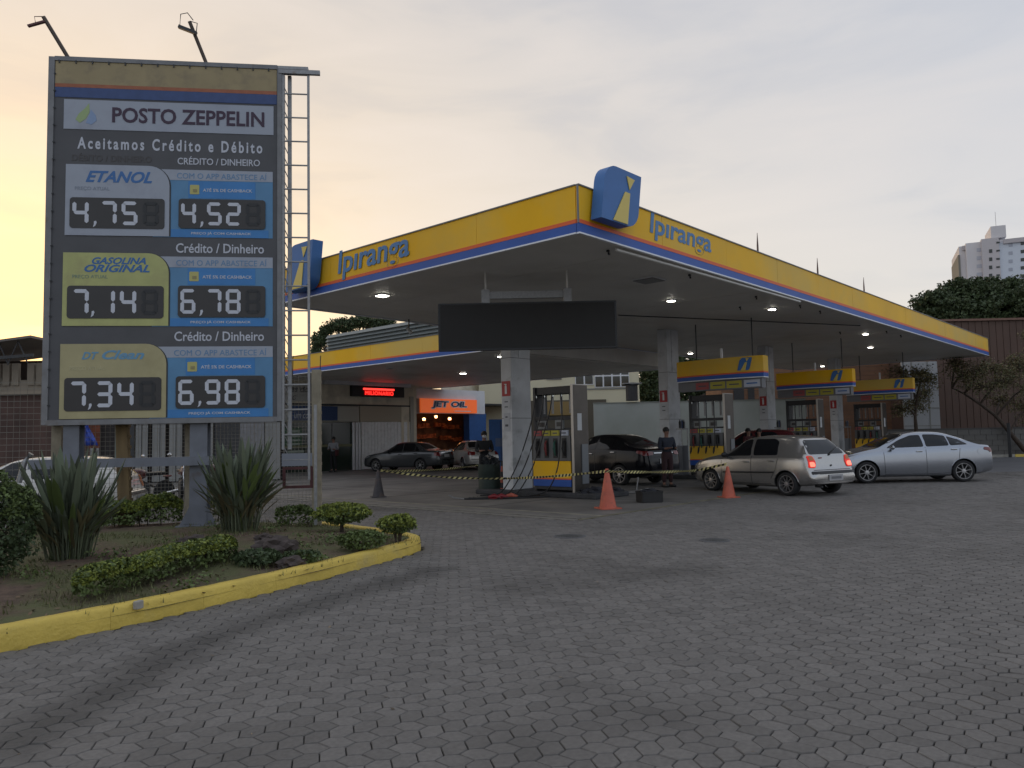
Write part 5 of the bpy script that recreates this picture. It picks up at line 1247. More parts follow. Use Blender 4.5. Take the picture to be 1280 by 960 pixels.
under = M('underbody', (.008, .008, .008), .9)
def ngon_round(poly, r, n=3):
    out = []; N_ = len(poly)
    for i in range(N_):
        p = Vector(poly[i]); a = (Vector(poly[i-1])-p); b = (Vector(poly[(i+1) % N_])-p); ra = min(r, a.length*.45, b.length*.45)
        s, e = p+a.normalized()*ra, p+b.normalized()*ra
        for k in range(n+1): t = k/n; out.append(tuple(s*(1-t)**2+p*2*t*(1-t)+e*t*t))
    return out
def make_car(spec, paint, name, label, loc, rz, group=None):
    """front points to local -x, left flank (driver side seen when heading left) is -y"""
    t = thing(name, label, 'car', loc, rz, group); Lc, Wc = spec['L'], spec['W']
    top, belt, bot, hw = pchip(spec['top']), pchip(spec['belt']), lin(spec['bot']), pchip(spec['hw']); tumble = spec.get('tumble', .24)
    x0 = -Lc/2; n = 76; xs = [Lc*(.5-.5*math.cos(math.pi*i/(n-1))) for i in range(n)]; xs = [a*.6+Lc*i/(n-1)*.4 for i, a in enumerate(xs)]
    def section(x, k=1.0):
        w_ = hw(x); b = min(belt(x), top(x)-.015); tp = top(x); zb = bot(x); g = tp-b; s = min(1, max(0, (g-.03)/.36)); s = s*s*(3-2*s)
        wr = w_*(.88-tumble*s); rr = min(.09, .35*g)
        P = [(0, zb), (.60*w_, zb), (.88*w_, zb+.01), (.955*w_, zb+.06), (.985*w_, zb+.16*(b-zb)+.05), (w_, zb+.42*(b-zb)), (1.0*w_, zb+.62*(b-zb)), (.985*w_, zb+.80*(b-zb)), (.97*w_, b-.045), (.945*w_, b-.008), (.915*w_-.0*s, b+.006+.02*s),
             (.915*w_*(1-.40*s*.55)+(wr-.915*w_)*.0, b+.006+.42*g*.96) if s > .02 else (.86*w_, b+.25*g), (wr+.035*w_*s, tp-rr*1.25), (wr-.01, tp-rr*.62), (wr*.86, tp-rr*.22), (wr*.55, tp-rr*.05), (0, tp)]
        # glass line leans in straight from belt to rail
        bx, bz = P[10]; rx, rz_ = P[12]; P[11] = ((bx+rx)/2+.02*s, (bz+rz_)/2)
        return P
    bm = bmesh.new(); rings = []
    def ring(x, P):
        r = [bm.verts.new((x0+x, -p[0], p[1])) for p in P]; r2 = [bm.verts.new((x0+x, p[0], p[1])) for p in reversed(P[1:-1])]; return r+r2
    def shrink(P, k, cz): return [(p[0]*k, cz+(p[1]-cz)*k) for p in P]
    P0 = section(0); cz0 = (P0[0][1]+P0[-1][1])/2; P1 = section(Lc); cz1 = (P1[0][1]+P1[-1][1])/2
    rings.append(ring(0, shrink(P0, .3, cz0))); rings.append(ring(0, shrink(P0, .93, cz0)))
    for x in xs[1:-1]: rings.append(ring(x, section(x)))
    rings.append(ring(Lc, shrink(P1, .95, cz1))); rings.append(ring(Lc, shrink(P1, .3, cz1)))
    m_ = len(rings[0])
    for a, b in zip(rings, rings[1:]):
        for k in range(m_): bm.faces.new((a[k], a[(k+1) % m_], b[(k+1) % m_], b[k]))
    bm.faces.new(rings[0]); bm.faces.new(list(reversed(rings[-1])))
    bmesh.ops.recalc_face_normals(bm, faces=bm.faces[:])
    for f in bm.faces: f.smooth = True
    bvh = BVHTree.FromBMesh(bm)
    me = bpy.data.meshes.new('body'); bm.to_mesh(me); bm.free(); me.materials.append(paint); me.materials.append(under)
    body = bpy.data.objects.new('body', me); COL.objects.link(body)
    # wheel arches are cut out
    R = spec['R']; wx = spec['wheels']; tr = Wc/2-.115
    for ax in wx:
        cb = MB(); cb.mi = 1
        for s_ in (-1, 1): cb.lathe([(R+.055, -.17), (R+.055, .30)], c=(x0+ax, s_*(Wc/2-.12)-.065 if s_ > 0 else -(Wc/2-.12)-.065, R+.0), axis='Y', n=36)
        cut = cb.build('cut', [paint, under]); md = body.modifiers.new('b', 'BOOLEAN'); md.object = cut; md.operation = 'DIFFERENCE'; md.solver = 'EXACT'
        bpy.context.view_layer.update(); m2 = bpy.data.meshes.new_from_object(body.evaluated_get(bpy.context.evaluated_depsgraph_get()))
        body.modifiers.clear(); body.data = m2; bpy.data.objects.remove(cut)
    body.data.name = 'body'
    try: body.data.set_sharp_from_angle(angle=rad(38))
    except Exception: pass
    body.parent = t
    def patch(nm, poly, axis, m, off=.004, rnd=0, par=None, step=.06, s_=-1):
        """thin skin following the body: axis 'y' poly=(x,z) seen from the flank; 'x' poly=(y,z) from rear (s_=1) or front (s_=-1); 'z' poly=(x,y) from above"""
        if rnd: poly = ngon_round(poly, rnd)
        us = [p[0] for p in poly]; vs = [p[1] for p in poly]; b = bmesh.new()
        nu = max(1, int((max(us)-min(us))/step)+1); nv = max(1, int((max(vs)-min(vs))/step)+1)
        g = [[b.verts.new((min(us)+(max(us)-min(us))*i/nu, min(vs)+(max(vs)-min(vs))*j/nv, 0)) for j in range(nv+1)] for i in range(nu+1)]
        for i in range(nu):
            for j in range(nv): b.faces.new((g[i][j], g[i+1][j], g[i+1][j+1], g[i][j+1]))
        area = sum(poly[i][0]*poly[(i+1) % len(poly)][1]-poly[(i+1) % len(poly)][0]*poly[i][1] for i in range(len(poly))); sg = 1 if area > 0 else -1
        for i in range(len(poly)):
            p, q = Vector((*poly[i], 0)), Vector((*poly[(i+1) % len(poly)], 0)); d = q-p
            if d.length < 1e-6: continue
            nrm = Vector((d.y, -d.x, 0))*sg
            bmesh.ops.bisect_plane(b, geom=b.verts[:]+b.edges[:]+b.faces[:], plane_co=p, plane_no=nrm, clear_outer=True)
        dead = []
        for v in b.verts:
            u, w_ = v.co.x, v.co.y
            if axis == 'y': o, dr = Vector((x0+u, s_*3, w_)), Vector((0, -s_, 0))
            elif axis == 'x': o, dr = Vector((s_*5, u, w_)), Vector((-s_, 0, 0))
            else: o, dr = Vector((x0+u, w_, 4)), Vector((0, 0, -1))
            h = bvh.ray_cast(o, dr)
            if h[0] is None: dead.append(v); continue
            v.co = h[0]+(h[1]*off if h[1].dot(dr) < 0 else -h[1]*off)
        if dead: bmesh.ops.delete(b, geom=dead, context='VERTS')
        if not b.faces: b.free(); return None
        for f in b.faces: f.smooth = True
        mm = bpy.data.meshes.new(nm); b.to_mesh(mm); b.free(); mm.materials.append(m); o = bpy.data.objects.new(nm, mm); COL.objects.link(o); o.parent = par or t
        return o
    for s_ in (-1, 1):
        for pl_ in spec['side_glass']: patch('window', pl_, 'y', glass, rnd=.05, s_=s_, off=.004)
        for a, b in spec['seams']:
            d = Vector((b[0]-a[0], b[1]-a[1])); q = Vector((-d.y, d.x)).normalized()*.006
            patch('door_seam', [(a[0]+q.x, a[1]+q.y), (b[0]+q.x, b[1]+q.y), (b[0]-q.x, b[1]-q.y), (a[0]-q.x, a[1]-q.y)], 'y', trimb, s_=s_, off=.002, step=.08)
        for pl_ in spec.get('side_trim', []): patch('rub_strip', pl_, 'y', spec.get('trim_mat', trimb), s_=s_, off=.012)
        for (hx_, hz) in spec['handles']:
            h = bvh.ray_cast(Vector((x0+hx_, s_*3, hz)), Vector((0, -s_, 0)))[0]
            if h: MB().box((0, 0, 0), (.17, .04, .035), bevel=.012).build('door_handle', spec.get('handle_mat', paint), t, loc=h+Vector((0, s_*.015, 0)))
        mx, mz = spec['mirror']; h = bvh.ray_cast(Vector((x0+mx, s_*3, mz-.06)), Vector((0, -s_, 0)))[0]
        if h:
            mb = MB(); mb.ball((0, s_*.12, .03), .1, (.62, 1.05, .68), 2); mb.box((.0, s_*.02, -.01), (.05, .12, .03)); mb.build('mirror', spec.get('mirror_mat', paint), t, smooth=True, loc=h+Vector((0, 0, .02)))
        for lp in spec['tails']: patch('tail_light', [(s_*a, b) for a, b in lp], 'x', spec.get('tail_mat', redoff), s_=1, off=.012, rnd=.03, step=.04)
        for lp in spec.get('tails_side', []): patch('tail_light', lp, 'y', spec.get('tail_mat', redoff), s_=s_, off=.012, rnd=.03, step=.04)
        for lp in spec.get('tail_core', []): patch('tail_core', [(s_*a, b) for a, b in lp], 'x', redhot, s_=1, off=.02, rnd=.03, step=.04)
        for lp in spec.get('tail_amber', []): patch('indicator', [(s_*a, b) for a, b in lp], 'x', amber, s_=1, off=.019, rnd=.02, step=.04)
        for lp in spec['heads']: patch('headlight', lp, 'y', headm, s_=s_, off=.008, rnd=.03, step=.04)
        for lp in spec.get('heads_front', []): patch('headlight', [(s_*a, b) for a, b in lp], 'x', headm, s_=-1, off=.008, rnd=.03, step=.04)
        if spec.get('cap'): 
            hx_, hz = spec['cap']; patch('fuel_cap', [(hx_+.085*math.cos(a*math.pi/6), hz+.085*math.sin(a*math.pi/6)) for a in range(12)], 'y', paint, s_=s_, off=.006)
    patch('windscreen', spec['screen'], 'z', glass, rnd=.06)
    patch('rear_window', spec['rear_glass'], 'x' if spec['rear_axis'] == 'x' else 'z', glass, rnd=.07, s_=1)
    for nm, pl_, m, of in spec.get('rear_patches', []): patch(nm, pl_, 'x', {'black': trimb, 'paint': paint, 'plate': platem, 'print': platet, 'chrome': chrome, 'red': redoff}[m], s_=1, off=of, rnd=.015 if nm != 'plate_print' else 0)
    for nm, pl_, m, of in spec.get('front_patches', []): patch(nm, pl_, 'x', {'black': trimb, 'plate': platem, 'chrome': chrome}[m], s_=-1, off=of, rnd=.015)
    # wheels
    for ax in wx:
        for s_ in (-1, 1):
            c = (x0+ax, s_*(Wc/2-.115), R)
            mb = MB(); r_ = R; mb.lathe([(r_*.70, -.085), (r_*.76, -.098), (r_*.90, -.095), (r_*.975, -.075), (r_, -.045), (r_, .045), (r_*.975, .075), (r_*.90, .095), (r_*.76, .098), (r_*.70, .085)], axis='Y', n=36, cap=False)
            wl_ = mb.build('wheel', rubber, t, smooth=50, loc=c)
            mb = MB(); o_ = s_*.075
            mb.lathe([(r_*.73, o_*1.2), (r_*.69, o_*1.2), (r_*.66, o_*.6), (r_*.6, -o_*.2)], axis='Y', n=32, cap=False)
            ns_ = spec.get('spokes', 9)
            for k in range(ns_):
                a = 2*math.pi*k/ns_+.2; w1, w2 = (.34, .22) if ns_ > 6 else (.5, .30); pts = []
                for (rr, dw) in ((.12, w1*1.1), (.675, w2*.42)):
                    for sgn_ in (-1, 1): pts.append((r_*rr*math.cos(a+sgn_*dw*.5*(1 if rr < .3 else .62)), r_*rr*math.sin(a+sgn_*dw*.5*(1 if rr < .3 else .62))))
                q = [pts[0], pts[2], pts[3], pts[1]]
                mb.poly([(u, o_*1.05, v) for u, v in q], (0, -s_*.03, 0))
            mb.lathe([(r_*.20, o_*.5), (r_*.19, o_*1.18), (0, o_*1.22)], axis='Y', n=16)
            mb.build('rim', spec.get('rim_mat', rimm), wl_, smooth=30)
            MB().lathe([(r_*.62, s_*.01), (0, s_*.011)], axis='Y', n=20).build('brake_disc', under, wl_)
            ar = MB(); rings_ = []
            for k in range(0, 19):
                a = rad(-8+196*k/18); rings_.append((x0+ax+(R+.05)*math.cos(a), R+(R+.05)*math.sin(a)))
            pth = []
            for (u, v) in rings_:
                h = bvh.ray_cast(Vector((u, s_*3, v)), Vector((0, -s_, 0)))[0]
                if h: pth.append(h+Vector((0, -s_*.004, 0)))
            if len(pth) > 4: MB().tube(pth, .010, 5).build('arch_lip', paint, t, smooth=True)
    for f in spec.get('extra', []): f(t, x0, bvh, patch)
    return t
def hatch_extra(t, x0, bvh, patch):
    # wiper, antenna, exhaust
    h = bvh.ray_cast(Vector((5, .05, .98)), Vector((-1, 0, 0)))[0]
    mb = MB(); mb.tube([h+Vector((.02, 0, 0)), h+Vector((.0, .18, .12)), h+Vector((-.03, .34, .19))], [.016, .010, .006], 5); mb.ball(h+Vector((.015, 0, 0)), .03, (1, 1, 1), 1); mb.build('rear_wiper', trimb, t)
    MB().tube([(x0+spec_l(t)-.18, -.42, .24), (x0+spec_l(t)+.0, -.42, .23)], .028, 8).build('exhaust', dark, t)
def spec_l(t): return t.get('_L', 3.8)
HATCH = dict(L=3.83, W=1.64, R=.285, wheels=(.74, 3.12),
    top=[(0, .58), (.06, .70), (.25, .80), (.6, .90), (.95, .975), (1.15, 1.03), (1.35, 1.16), (1.62, 1.33), (1.9, 1.42), (2.3, 1.455), (2.8, 1.45), (3.15, 1.415), (3.32, 1.36), (3.46, 1.22), (3.60, 1.02), (3.66, .93), (3.70, .80), (3.735, .64), (3.79, .60), (3.83, .54)],
    belt=[(0, .56), (.06, .66), (.25, .76), (.6, .84), (1.0, .885), (1.6, .90), (3.0, .945), (3.5, .95), (3.62, .92), (3.69, .80), (3.74, .62), (3.83, .50)],
    bot=[(0, .27), (.3, .22), (1.1, .19), (2.8, .19), (3.5, .24), (3.83, .30)],
    hw=[(0, .60), (.08, .70), (.3, .775), (.8, .815), (1.9, .82), (3.0, .815), (3.5, .79), (3.68, .75), (3.76, .735), (3.83, .68)],
    side_glass=[[(1.22, .935), (2.06, .955), (1.98, 1.36), (1.74, 1.33)], [(2.14, .96), (2.86, .975), (2.80, 1.30), (2.66, 1.37), (2.08, 1.365)]],
    seams=[((1.15, .32), (1.14, .90)), ((2.12, .26), (2.10, .95)), ((2.12, .26), (1.16, .26)), ((2.84, .62), (2.92, .95)), ((2.84, .62), (2.70, .40)), ((2.12, .26), (2.68, .27))],
    side_trim=[[(1.20, .50), (2.80, .535), (2.80, .575), (1.20, .54)]], handles=[(1.95, .80), (2.72, .83)], mirror=(1.32, .98), mirror_mat=trimb,
    screen=[(1.20, -.56), (1.20, .56), (1.66, .46), (1.66, -.46)], rear_axis='x', rear_glass=[(-.60, .99), (.60, .99), (.46, 1.33), (-.46, 1.33)],
    tails=[[(.735, .68), (.53, .68), (.49, .82), (.55, .955), (.69, .955)]],
    tail_core=[[(.70, .70), (.55, .70), (.53, .77), (.57, .81), (.69, .81)]], tail_amber=[[(.67, .85), (.54, .85), (.565, .94), (.665, .94)]], tail_mat=redon,
    heads=[[(.03, .62), (.34, .68), (.42, .78), (.12, .70)]],
    rear_patches=[('bumper_strip', [(-.70, .53), (.70, .53), (.70, .59), (-.70, .59)], 'black', .014), ('number_plate', [(-.235, .37), (.235, .37), (.235, .51), (-.235, .51)], 'plate', .018), ('plate_print', [(-.17, .405), (.17, .405), (.17, .465), (-.17, .465)], 'print', .022), ('boot_seam', [(-.62, .615), (.62, .615), (.62, .625), (-.62, .625)], 'black', .005), ('lock', [(-.025, .70), (.025, .70), (.025, .74), (-.025, .74)], 'black', .012), ('badge', [(-.36, .89), (-.24, .89), (-.24, .915), (-.36, .915)], 'red', .01), ('bumper_lip', [(-.66, .335), (.66, .335), (.66, .355), (-.66, .355)], 'chrome', .012)],
    spokes=10, extra=[hatch_extra], cap=None)
SEDAN = dict(L=4.22, W=1.72, R=.30, wheels=(.78, 3.22),
    top=[(0, .52), (.06, .66), (.25, .78), (.6, .90), (.95, .99), (1.1, 1.03), (1.3, 1.15), (1.6, 1.31), (1.95, 1.435), (2.3, 1.47), (2.7, 1.455), (3.05, 1.37), (3.35, 1.24), (3.6, 1.12), (3.8, 1.065), (4.0, 1.05), (4.12, 1.02), (4.18, .85), (4.22, .70)],
    belt=[(0, .50), (.06, .62), (.25, .73), (.6, .84), (1.0, .92), (1.6, .955), (3.0, 1.02), (3.6, 1.03), (4.0, 1.01), (4.14, .93), (4.22, .66)],
    bot=[(0, .24), (.3, .20), (1.1, .17), (2.9, .17), (3.7, .22), (4.22, .32)],
    hw=[(0, .58), (.08, .70), (.3, .80), (.8, .85), (1.9, .86), (3.2, .86), (3.8, .82), (4.1, .75), (4.22, .66)],
    side_glass=[[(1.32, 1.005), (2.26, 1.03), (2.24, 1.37), (2.0, 1.36), (1.70, 1.235)], [(2.32, 1.03), (2.90, 1.05), (2.88, 1.33), (2.60, 1.375), (2.31, 1.38)], [(2.93, 1.052), (3.38, 1.075), (3.22, 1.21), (2.92, 1.32)]],
    seams=[((1.24, .28), (1.22, .96)), ((2.29, .25), (2.29, 1.02)), ((3.10, .62), (3.16, 1.03)), ((1.24, .25), (2.29, .25)), ((2.29, .25), (2.90, .27)), ((3.1, .62), (2.92, .36))],
    side_trim=[], handles=[(2.12, .90), (3.0, .945)], handle_mat=chrome, mirror=(1.42, 1.03),
    screen=[(1.16, -.66), (1.10, -.3), (1.10, .3), (1.16, .66), (1.84, .50), (1.84, -.50)], rear_axis='z', rear_glass=[(2.95, -.46), (2.95, .46), (3.50, .54), (3.50, -.54)],
    tails=[[(.76, .84), (.46, .86), (.44, .95), (.76, .97)]], tails_side=[[(3.84, .92), (4.12, .86), (4.10, .97), (3.86, .99)]],
    heads=[[(.05, .60), (.40, .70), (.52, .79), (.16, .71)]],
    rear_patches=[('number_plate', [(-.235, .62), (.235, .62), (.235, .75), (-.235, .75)], 'plate', .015), ('bumper_insert', [(-.6, .34), (.6, .34), (.6, .44), (-.6, .44)], 'black', .008), ('chrome_strip', [(-.42, .90), (.42, .90), (.42, .925), (-.42, .925)], 'chrome', .012), ('boot_seam', [(-.66, .80), (.66, .80), (.66, .808), (-.66, .808)], 'black', .005)],
    front_patches=[('grille', [(-.5, .45), (.5, .45), (.5, .62), (-.5, .62)], 'black', .006)], spokes=8, cap=(3.72, .87))
OLD = dict(SEDAN); OLD.update(L=4.35, W=1.70, R=.30, wheels=(.82, 3.36),
    top=[(0, .56), (.06, .68), (.25, .77), (.7, .86), (1.15, .93), (1.35, 1.02), (1.65, 1.22), (1.9, 1.35), (2.3, 1.40), (2.8, 1.395), (3.1, 1.33), (3.35, 1.19), (3.6, 1.04), (3.8, 1.0), (4.15, .98), (4.27, .93), (4.32, .78), (4.35, .66)],
    belt=[(0, .54), (.06, .64), (.25, .72), (.7, .82), (1.2, .875), (3.4, .945), (4.0, .93), (4.2, .91), (4.3, .8), (4.35, .62)],
    bot=[(0, .24), (.3, .2), (1.1, .18), (3.0, .18), (3.8, .24), (4.35, .30)],
    hw=[(0, .62), (.08, .72), (.3, .79), (.8, .84), (1.9, .85), (3.3, .845), (3.9, .82), (4.2, .78), (4.35, .70)],
    side_glass=[[(1.46, .93), (2.34, .95), (2.30, 1.32), (1.95, 1.30)], [(2.40, .95), (3.02, .965), (3.0, 1.25), (2.86, 1.32), (2.36, 1.33)], [(3.05, .968), (3.30, .975), (3.05, 1.20)]],
    seams=[((1.36, .28), (1.36, .90)), ((2.38, .25), (2.37, .94)), ((3.2, .62), (3.24, .95)), ((1.36, .25), (2.38, .25)), ((2.38, .25), (3.02, .27)), ((3.2, .62), (3.04, .36))],
    screen=[(1.32, -.58), (1.32, .58), (1.84, .48), (1.84, -.48)], rear_glass=[(3.02, -.47), (3.02, .47), (3.52, .56), (3.52, -.56)], handles=[(2.22, .83), (3.1, .86)], mirror=(1.55, .96), handle_mat=None,
    tails=[[(.78, .72), (.50, .72), (.48, .88), (.76, .90)]], tails_side=[[(4.12, .74), (4.30, .72), (4.26, .88), (4.10, .89)]], cap=None, spokes=7,
    rear_patches=[('number_plate', [(-.235, .66), (.235, .66), (.235, .79), (-.235, .79)], 'plate', .015), ('bumper_strip', [(-.7, .52), (.7, .52), (.7, .55), (-.7, .55)], 'black', .01), ('chrome_strip', [(-.45, .85), (.45, .85), (.45, .87), (-.45, .87)], 'chrome', .012)])
OLD.pop('handle_mat')
def squash(sp_, x0, k):
    o = dict(sp_); f = lambda x: x0+(x-x0)*k if x > x0 else x
    for n_ in ('top', 'belt', 'bot', 'hw'): o[n_] = [(f(a), b) for a, b in sp_[n_]]
    for n_ in ('side_glass', 'tails_side'): o[n_] = [[(f(a), b) for a, b in p_] for p_ in sp_[n_]]
    o['L'] = f(sp_['L'])
    if sp_.get('cap'): o['cap'] = (f(sp_['cap'][0]), sp_['cap'][1])
    o['rear_glass'] = [(f(a), b) for a, b in sp_['rear_glass']]; return o
def stretch(sp_, k):
    o = dict(sp_)
    for n_ in ('top', 'belt', 'bot', 'hw'): o[n_] = [(a*k, b) for a, b in sp_[n_]]
    for n_ in ('side_glass', 'tails_side', 'heads', 'side_trim', 'seams'): o[n_] = [[(a*k, b) for a, b in p_] for p_ in sp_[n_]]
    o['L'] = sp_['L']*k; o['wheels'] = tuple(a*k for a in sp_['wheels']); o['handles'] = [(a*k, b) for a, b in sp_['handles']]; o['mirror'] = (sp_['mirror'][0]*k, sp_['mirror'][1])
    o['screen'] = [(a*k, b) for a, b in sp_['screen']]; o['rear_glass'] = [(a*k, b) for a, b in sp_['rear_glass']]
    if sp_.get('cap'): o['cap'] = (sp_['cap'][0]*k, sp_['cap'][1])
    return o
SED2 = stretch(squash(SEDAN, 3.45, .78), 1.11); SED2['R'] = .315
WHITE = dict(HATCH); WHITE.update(tail_core=[], tail_mat=amber)
def carpaint(name, c, metal=.85, rough=.27): return M(name, c, rough, metal=metal, coat=.6, spec=.5, var=.03, vscale=1.5)
silv = carpaint('paint_silver_warm', (.46, .45, .435)); silvb = carpaint('paint_silver_cool', (.36, .38, .42)); blk_ = M('paint_black', (.006, .006, .009), .14, spec=.35); gry = carpaint('paint_dark_grey', (.075, .08, .085), .5, .25); silg = carpaint('paint_silver_grey', (.50, .49, .47), .45); whp = carpaint('paint_white', (.60, .58, .54), 0, .3); dred = carpaint('paint_dark_red', (.10, .015, .018), .3, .25)
def place(spec, pA, colB, whichA='rear', near=False, scale=1.0):
    """spot of a car whose nearest-side wheel A touches the ground at photo point pA and whose other wheel on that side shows in column colB"""
    A = at_h(*pA); wb = (spec['wheels'][1]-spec['wheels'][0])*scale
    d = ray(colB, 600); d = Vector((d.x, d.y, 0)).normalized()
    b = A.dot(d); disc = b*b-(A.dot(A)-wb*wb)
    if disc < 0: t_ = b
    else: t_ = b-math.sqrt(disc) if near else b+math.sqrt(disc)
    B = d*t_; front, rear = (A, B) if whichA == 'front' else (B, A); ax = (rear-front).normalized()       # local +x
    ang = math.atan2(ax.y, ax.x); ly = Vector((-ax.y, ax.x, 0)); xmid = (spec['wheels'][0]+spec['wheels'][1])/2-spec['L']/2
    mid = (front+rear)/2; return mid+ly*(spec['W']/2-.02)*scale-ax*xmid*scale, ang
def put(spec, paint, name, label, pA, colB, whichA='rear', near=False, scale=1.0, group=None):
    loc, ang = place(spec, pA, colB, whichA, near, scale); t = make_car(spec, paint, name, label, loc, ang, group); t.scale = (scale,)*3; return t
h1 = put(HATCH, silv, 'parked_car', 'silver five door hatchback with lit brake lights behind the orange cone', (983, 620), 888, scale=1.06); h1.scale = (1.06, 1.06, 1.0)
sd2 = put(SED2, silvb, 'parked_car', 'shiny silver four door saloon, rightmost of the cars', (1085, 604.5), 1206, whichA='front', near=False, scale=1.0)
put(SEDAN, blk_, 'parked_car', 'glossy black car parked between the nearest pump and the attendant', (774, 607), 700, scale=1.07)
put(OLD, gry, 'parked_car', 'dark grey saloon parked in front of the pale shutter, tail towards us', (525, 589.5), 469.5, scale=1.0)
q = at_h(590, 586.5); t = make_car(OLD, silg, 'parked_car', 'silver grey saloon parked nose in beside the oil change bay', at_d(608, 580, 38.0).xy.to_3d()+RT*-.75+HX*.8, YF+rad(-70))
q = at_d(936, 560, 29.5); t = make_car(HATCH, dred, 'parked_car', 'dark red car of which only the roof shows behind the silver hatchback', (q.x, q.y, 0), YF+rad(-12)); t.scale = (1.1, 1.1, 1.13)
q = at_d(42, 600, 17.2); t = make_car(WHITE, whp, 'parked_car', 'white hatchback behind the wire fence on the far left', (q.x, q.y, -.06), YF+rad(10)); t.scale = (1.15, 1.05, .95)
# ---------------------------------------------------------------- cones, tape, bin, clutter
def cone(px, py, h, m, lab, tilt=0, band=None):
    p = at_h(px, py); t = thing('traffic_cone', lab, 'traffic cone', (p.x, p.y, 0), YF+.3); k = h/.75
    MB().box((0, 0, .015*k), (.40*k, .40*k, .03*k), bevel=.008).build('base', m, t)
    o = MB().lathe([(.165*k, .03*k), (.155*k, .07*k), (.095*k, .40*k), (.03*k, .74*k), (.024*k, .75*k), (.018*k, .74*k), (.016*k, .6*k)], n=24).build('cone_body', m, t, smooth=40)
    o.rotation_euler.x = 0; o.rotation_euler.y = tilt; return t
orc = M('cone_orange', (.52, .115, .065), .55, var=.12, vscale=4, stain=(.34, .09, .06), stain_scale=6); grc = M('cone_grey', (.07, .065, .07), .8, var=.15, stain=(.13, .09, .07), stain_scale=5)
cone(760, 636, .84, orc, 'orange cone standing in front of the black car')
cone(911, 622, .74, orc, 'orange cone standing in front of the silver hatchback')
cone(473, 621.5, .74, grc, 'dirty grey cone holding the left end of the striped tape')
tpy, tpb = M('tape_yellow', (.85, .78, .35), .5), M('tape_black', (.02, .02, .02), .5)
def tape(a, b, sag, lab, name='barrier_tape', wid=.062, per=.14, th=.0):
    t = MB(); a, b = Vector(a), Vector(b); n = int((b-a).length/per*2); prev = None
    side_ = (b-a).cross(Vector((0, 0, 1))).normalized()
    for i in range(n+1):
        f = i/n; p = a.lerp(b, f)-Vector((0, 0, sag*4*f*(1-f))); tw_ = .35*math.sin(f*17)+.6; up = (Vector((0, 0, 1))*math.cos(tw_)+side_*math.sin(tw_))*wid/2
        sk = (b-a).normalized()*.03; cur = [t.bm.verts.new(p+up+sk), t.bm.verts.new(p-up-sk)]
        if prev: t.mi = i % 2; t._m([t.bm.faces.new((prev[0], cur[0], cur[1], prev[1]))])
        prev = cur
    o = t.build(name, [tpy, tpb]); tag(o, lab, 'barrier tape'); md = o.modifiers.new('thick', 'SOLIDIFY'); md.thickness = .002; return o
c3 = at_h(473, 621.5); c3.z = .72; binp = at_d(612, 600, 21.6); c1p = at_h(760, 636); c1p.z = .82
tape(c3, tuple(at_d(603, 580.5, 26)), .08, 'upper run of striped tape from the grey cone back towards the parked cars')
tape(c3, tuple(at_d(632, 598, 20.9)), .07, 'lower run of striped tape from the grey cone to the nearest column')
tape(tuple(at_d(632, 598, 20.4)), tuple(at_d(757, 589, 16.6)), .03, 'striped tape crossing in front of the nearest pump')
tape(tuple(at_d(757, 589, 16.1)), tuple(at_d(871, 588, 19.6)), .03, 'striped tape from the front orange cone to the nose of the hatchback')
tape(tuple(at_d(871, 588, 19.5)), tuple(at_d(908, 580, 18.6)), .0, 'short twisted end of striped tape tied to the second orange cone')
p = at_d(612, 617, 21.8); t = thing('waste_drum', 'dark green drum stuffed with black bags left of the nearest column', 'bin', (p.x, p.y, 0), .2)
MB().lathe([(.27, 0), (.30, .02), (.31, .42), (.30, .44), (.31, .46), (.31, .80), (.27, .80), (.26, .7)], n=20).build('drum', M('drum_green', (.018, .032, .026), .6, var=.3), t, smooth=40)
for k in range(3): MB().ball((random.uniform(-.1, .1), random.uniform(-.1, .1), .84+.05*k), .22-.03*k, (1.1, 1, .7), 3, .7).build('bag', M('bag_black', (.03, .035, .04), .35), t, smooth=True)
p = at_d(628, 617, 21.5); t = thing('traffic_cone', 'orange and black striped post wedged between the drum and the nearest column', 'traffic cone', (p.x, p.y, .0), 0)
for k in range(6): MB().lathe([(.065-.007*k, .15*k), (.065-.007*(k+1), .15*(k+1)-.002)], n=12).build('band', (orc, black)[k % 2], t)
p = at_h(812, 628); t = thing('black_crate', 'small black plastic crate on the paving right of the front cone', 'crate', (p.x, p.y, 0), YF+.25)
mb = MB(); w_, d_, h_ = .48, .34, .24
for s_ in (-1, 1): mb.box((0, s_*d_/2, h_/2+.02), (w_, .02, h_)); mb.box((s_*w_/2, 0, h_/2+.02), (.02, d_+.02, h_))
mb.box((0, 0, .02), (w_, d_, .03)); mb.box((0, -d_/2-.008, h_), (w_+.04, .03, .03)); mb.box((0, d_/2+.008, h_), (w_+.04, .03, .03)); mb.build('crate_body', black, t)
MB().ball((.0, 0, .25), .16, (1.1, .8, .4), 3, .6).build('contents', M('dark_cloth', (.03, .03, .035), .9), t, smooth=True)
for (px, py, r, lab) in ((742, 622, .27, 'dark cloth bag lying at the foot of the nearest pump'), (768, 620, .22, 'small dark bag lying behind the front orange cone')):
    p = at_h(px, py); mb = MB(); mb.ball((0, 0, r*.4), r, (1.3, .9, .55), 3, .5); tag(mb.build('bag', M('bag_dark', (.018, .018, .024), .7), smooth=True, loc=(p.x, p.y, 0)), lab, 'bag')
p = at_h(797, 617); t = thing('pipe_bundle', 'short metal pipes and fittings lying on the floor behind the crate', 'pipes', (p.x, p.y, 0), YF)
for k in range(5): a = random.uniform(-.4, .4); MB().bar((-.4+.05*k, .06*k, .03), (.35*math.cos(a), .06*k+.3*math.sin(a), .04+.02*k), .022, 7).build('pipe', (chrome, galv)[k % 2], t)
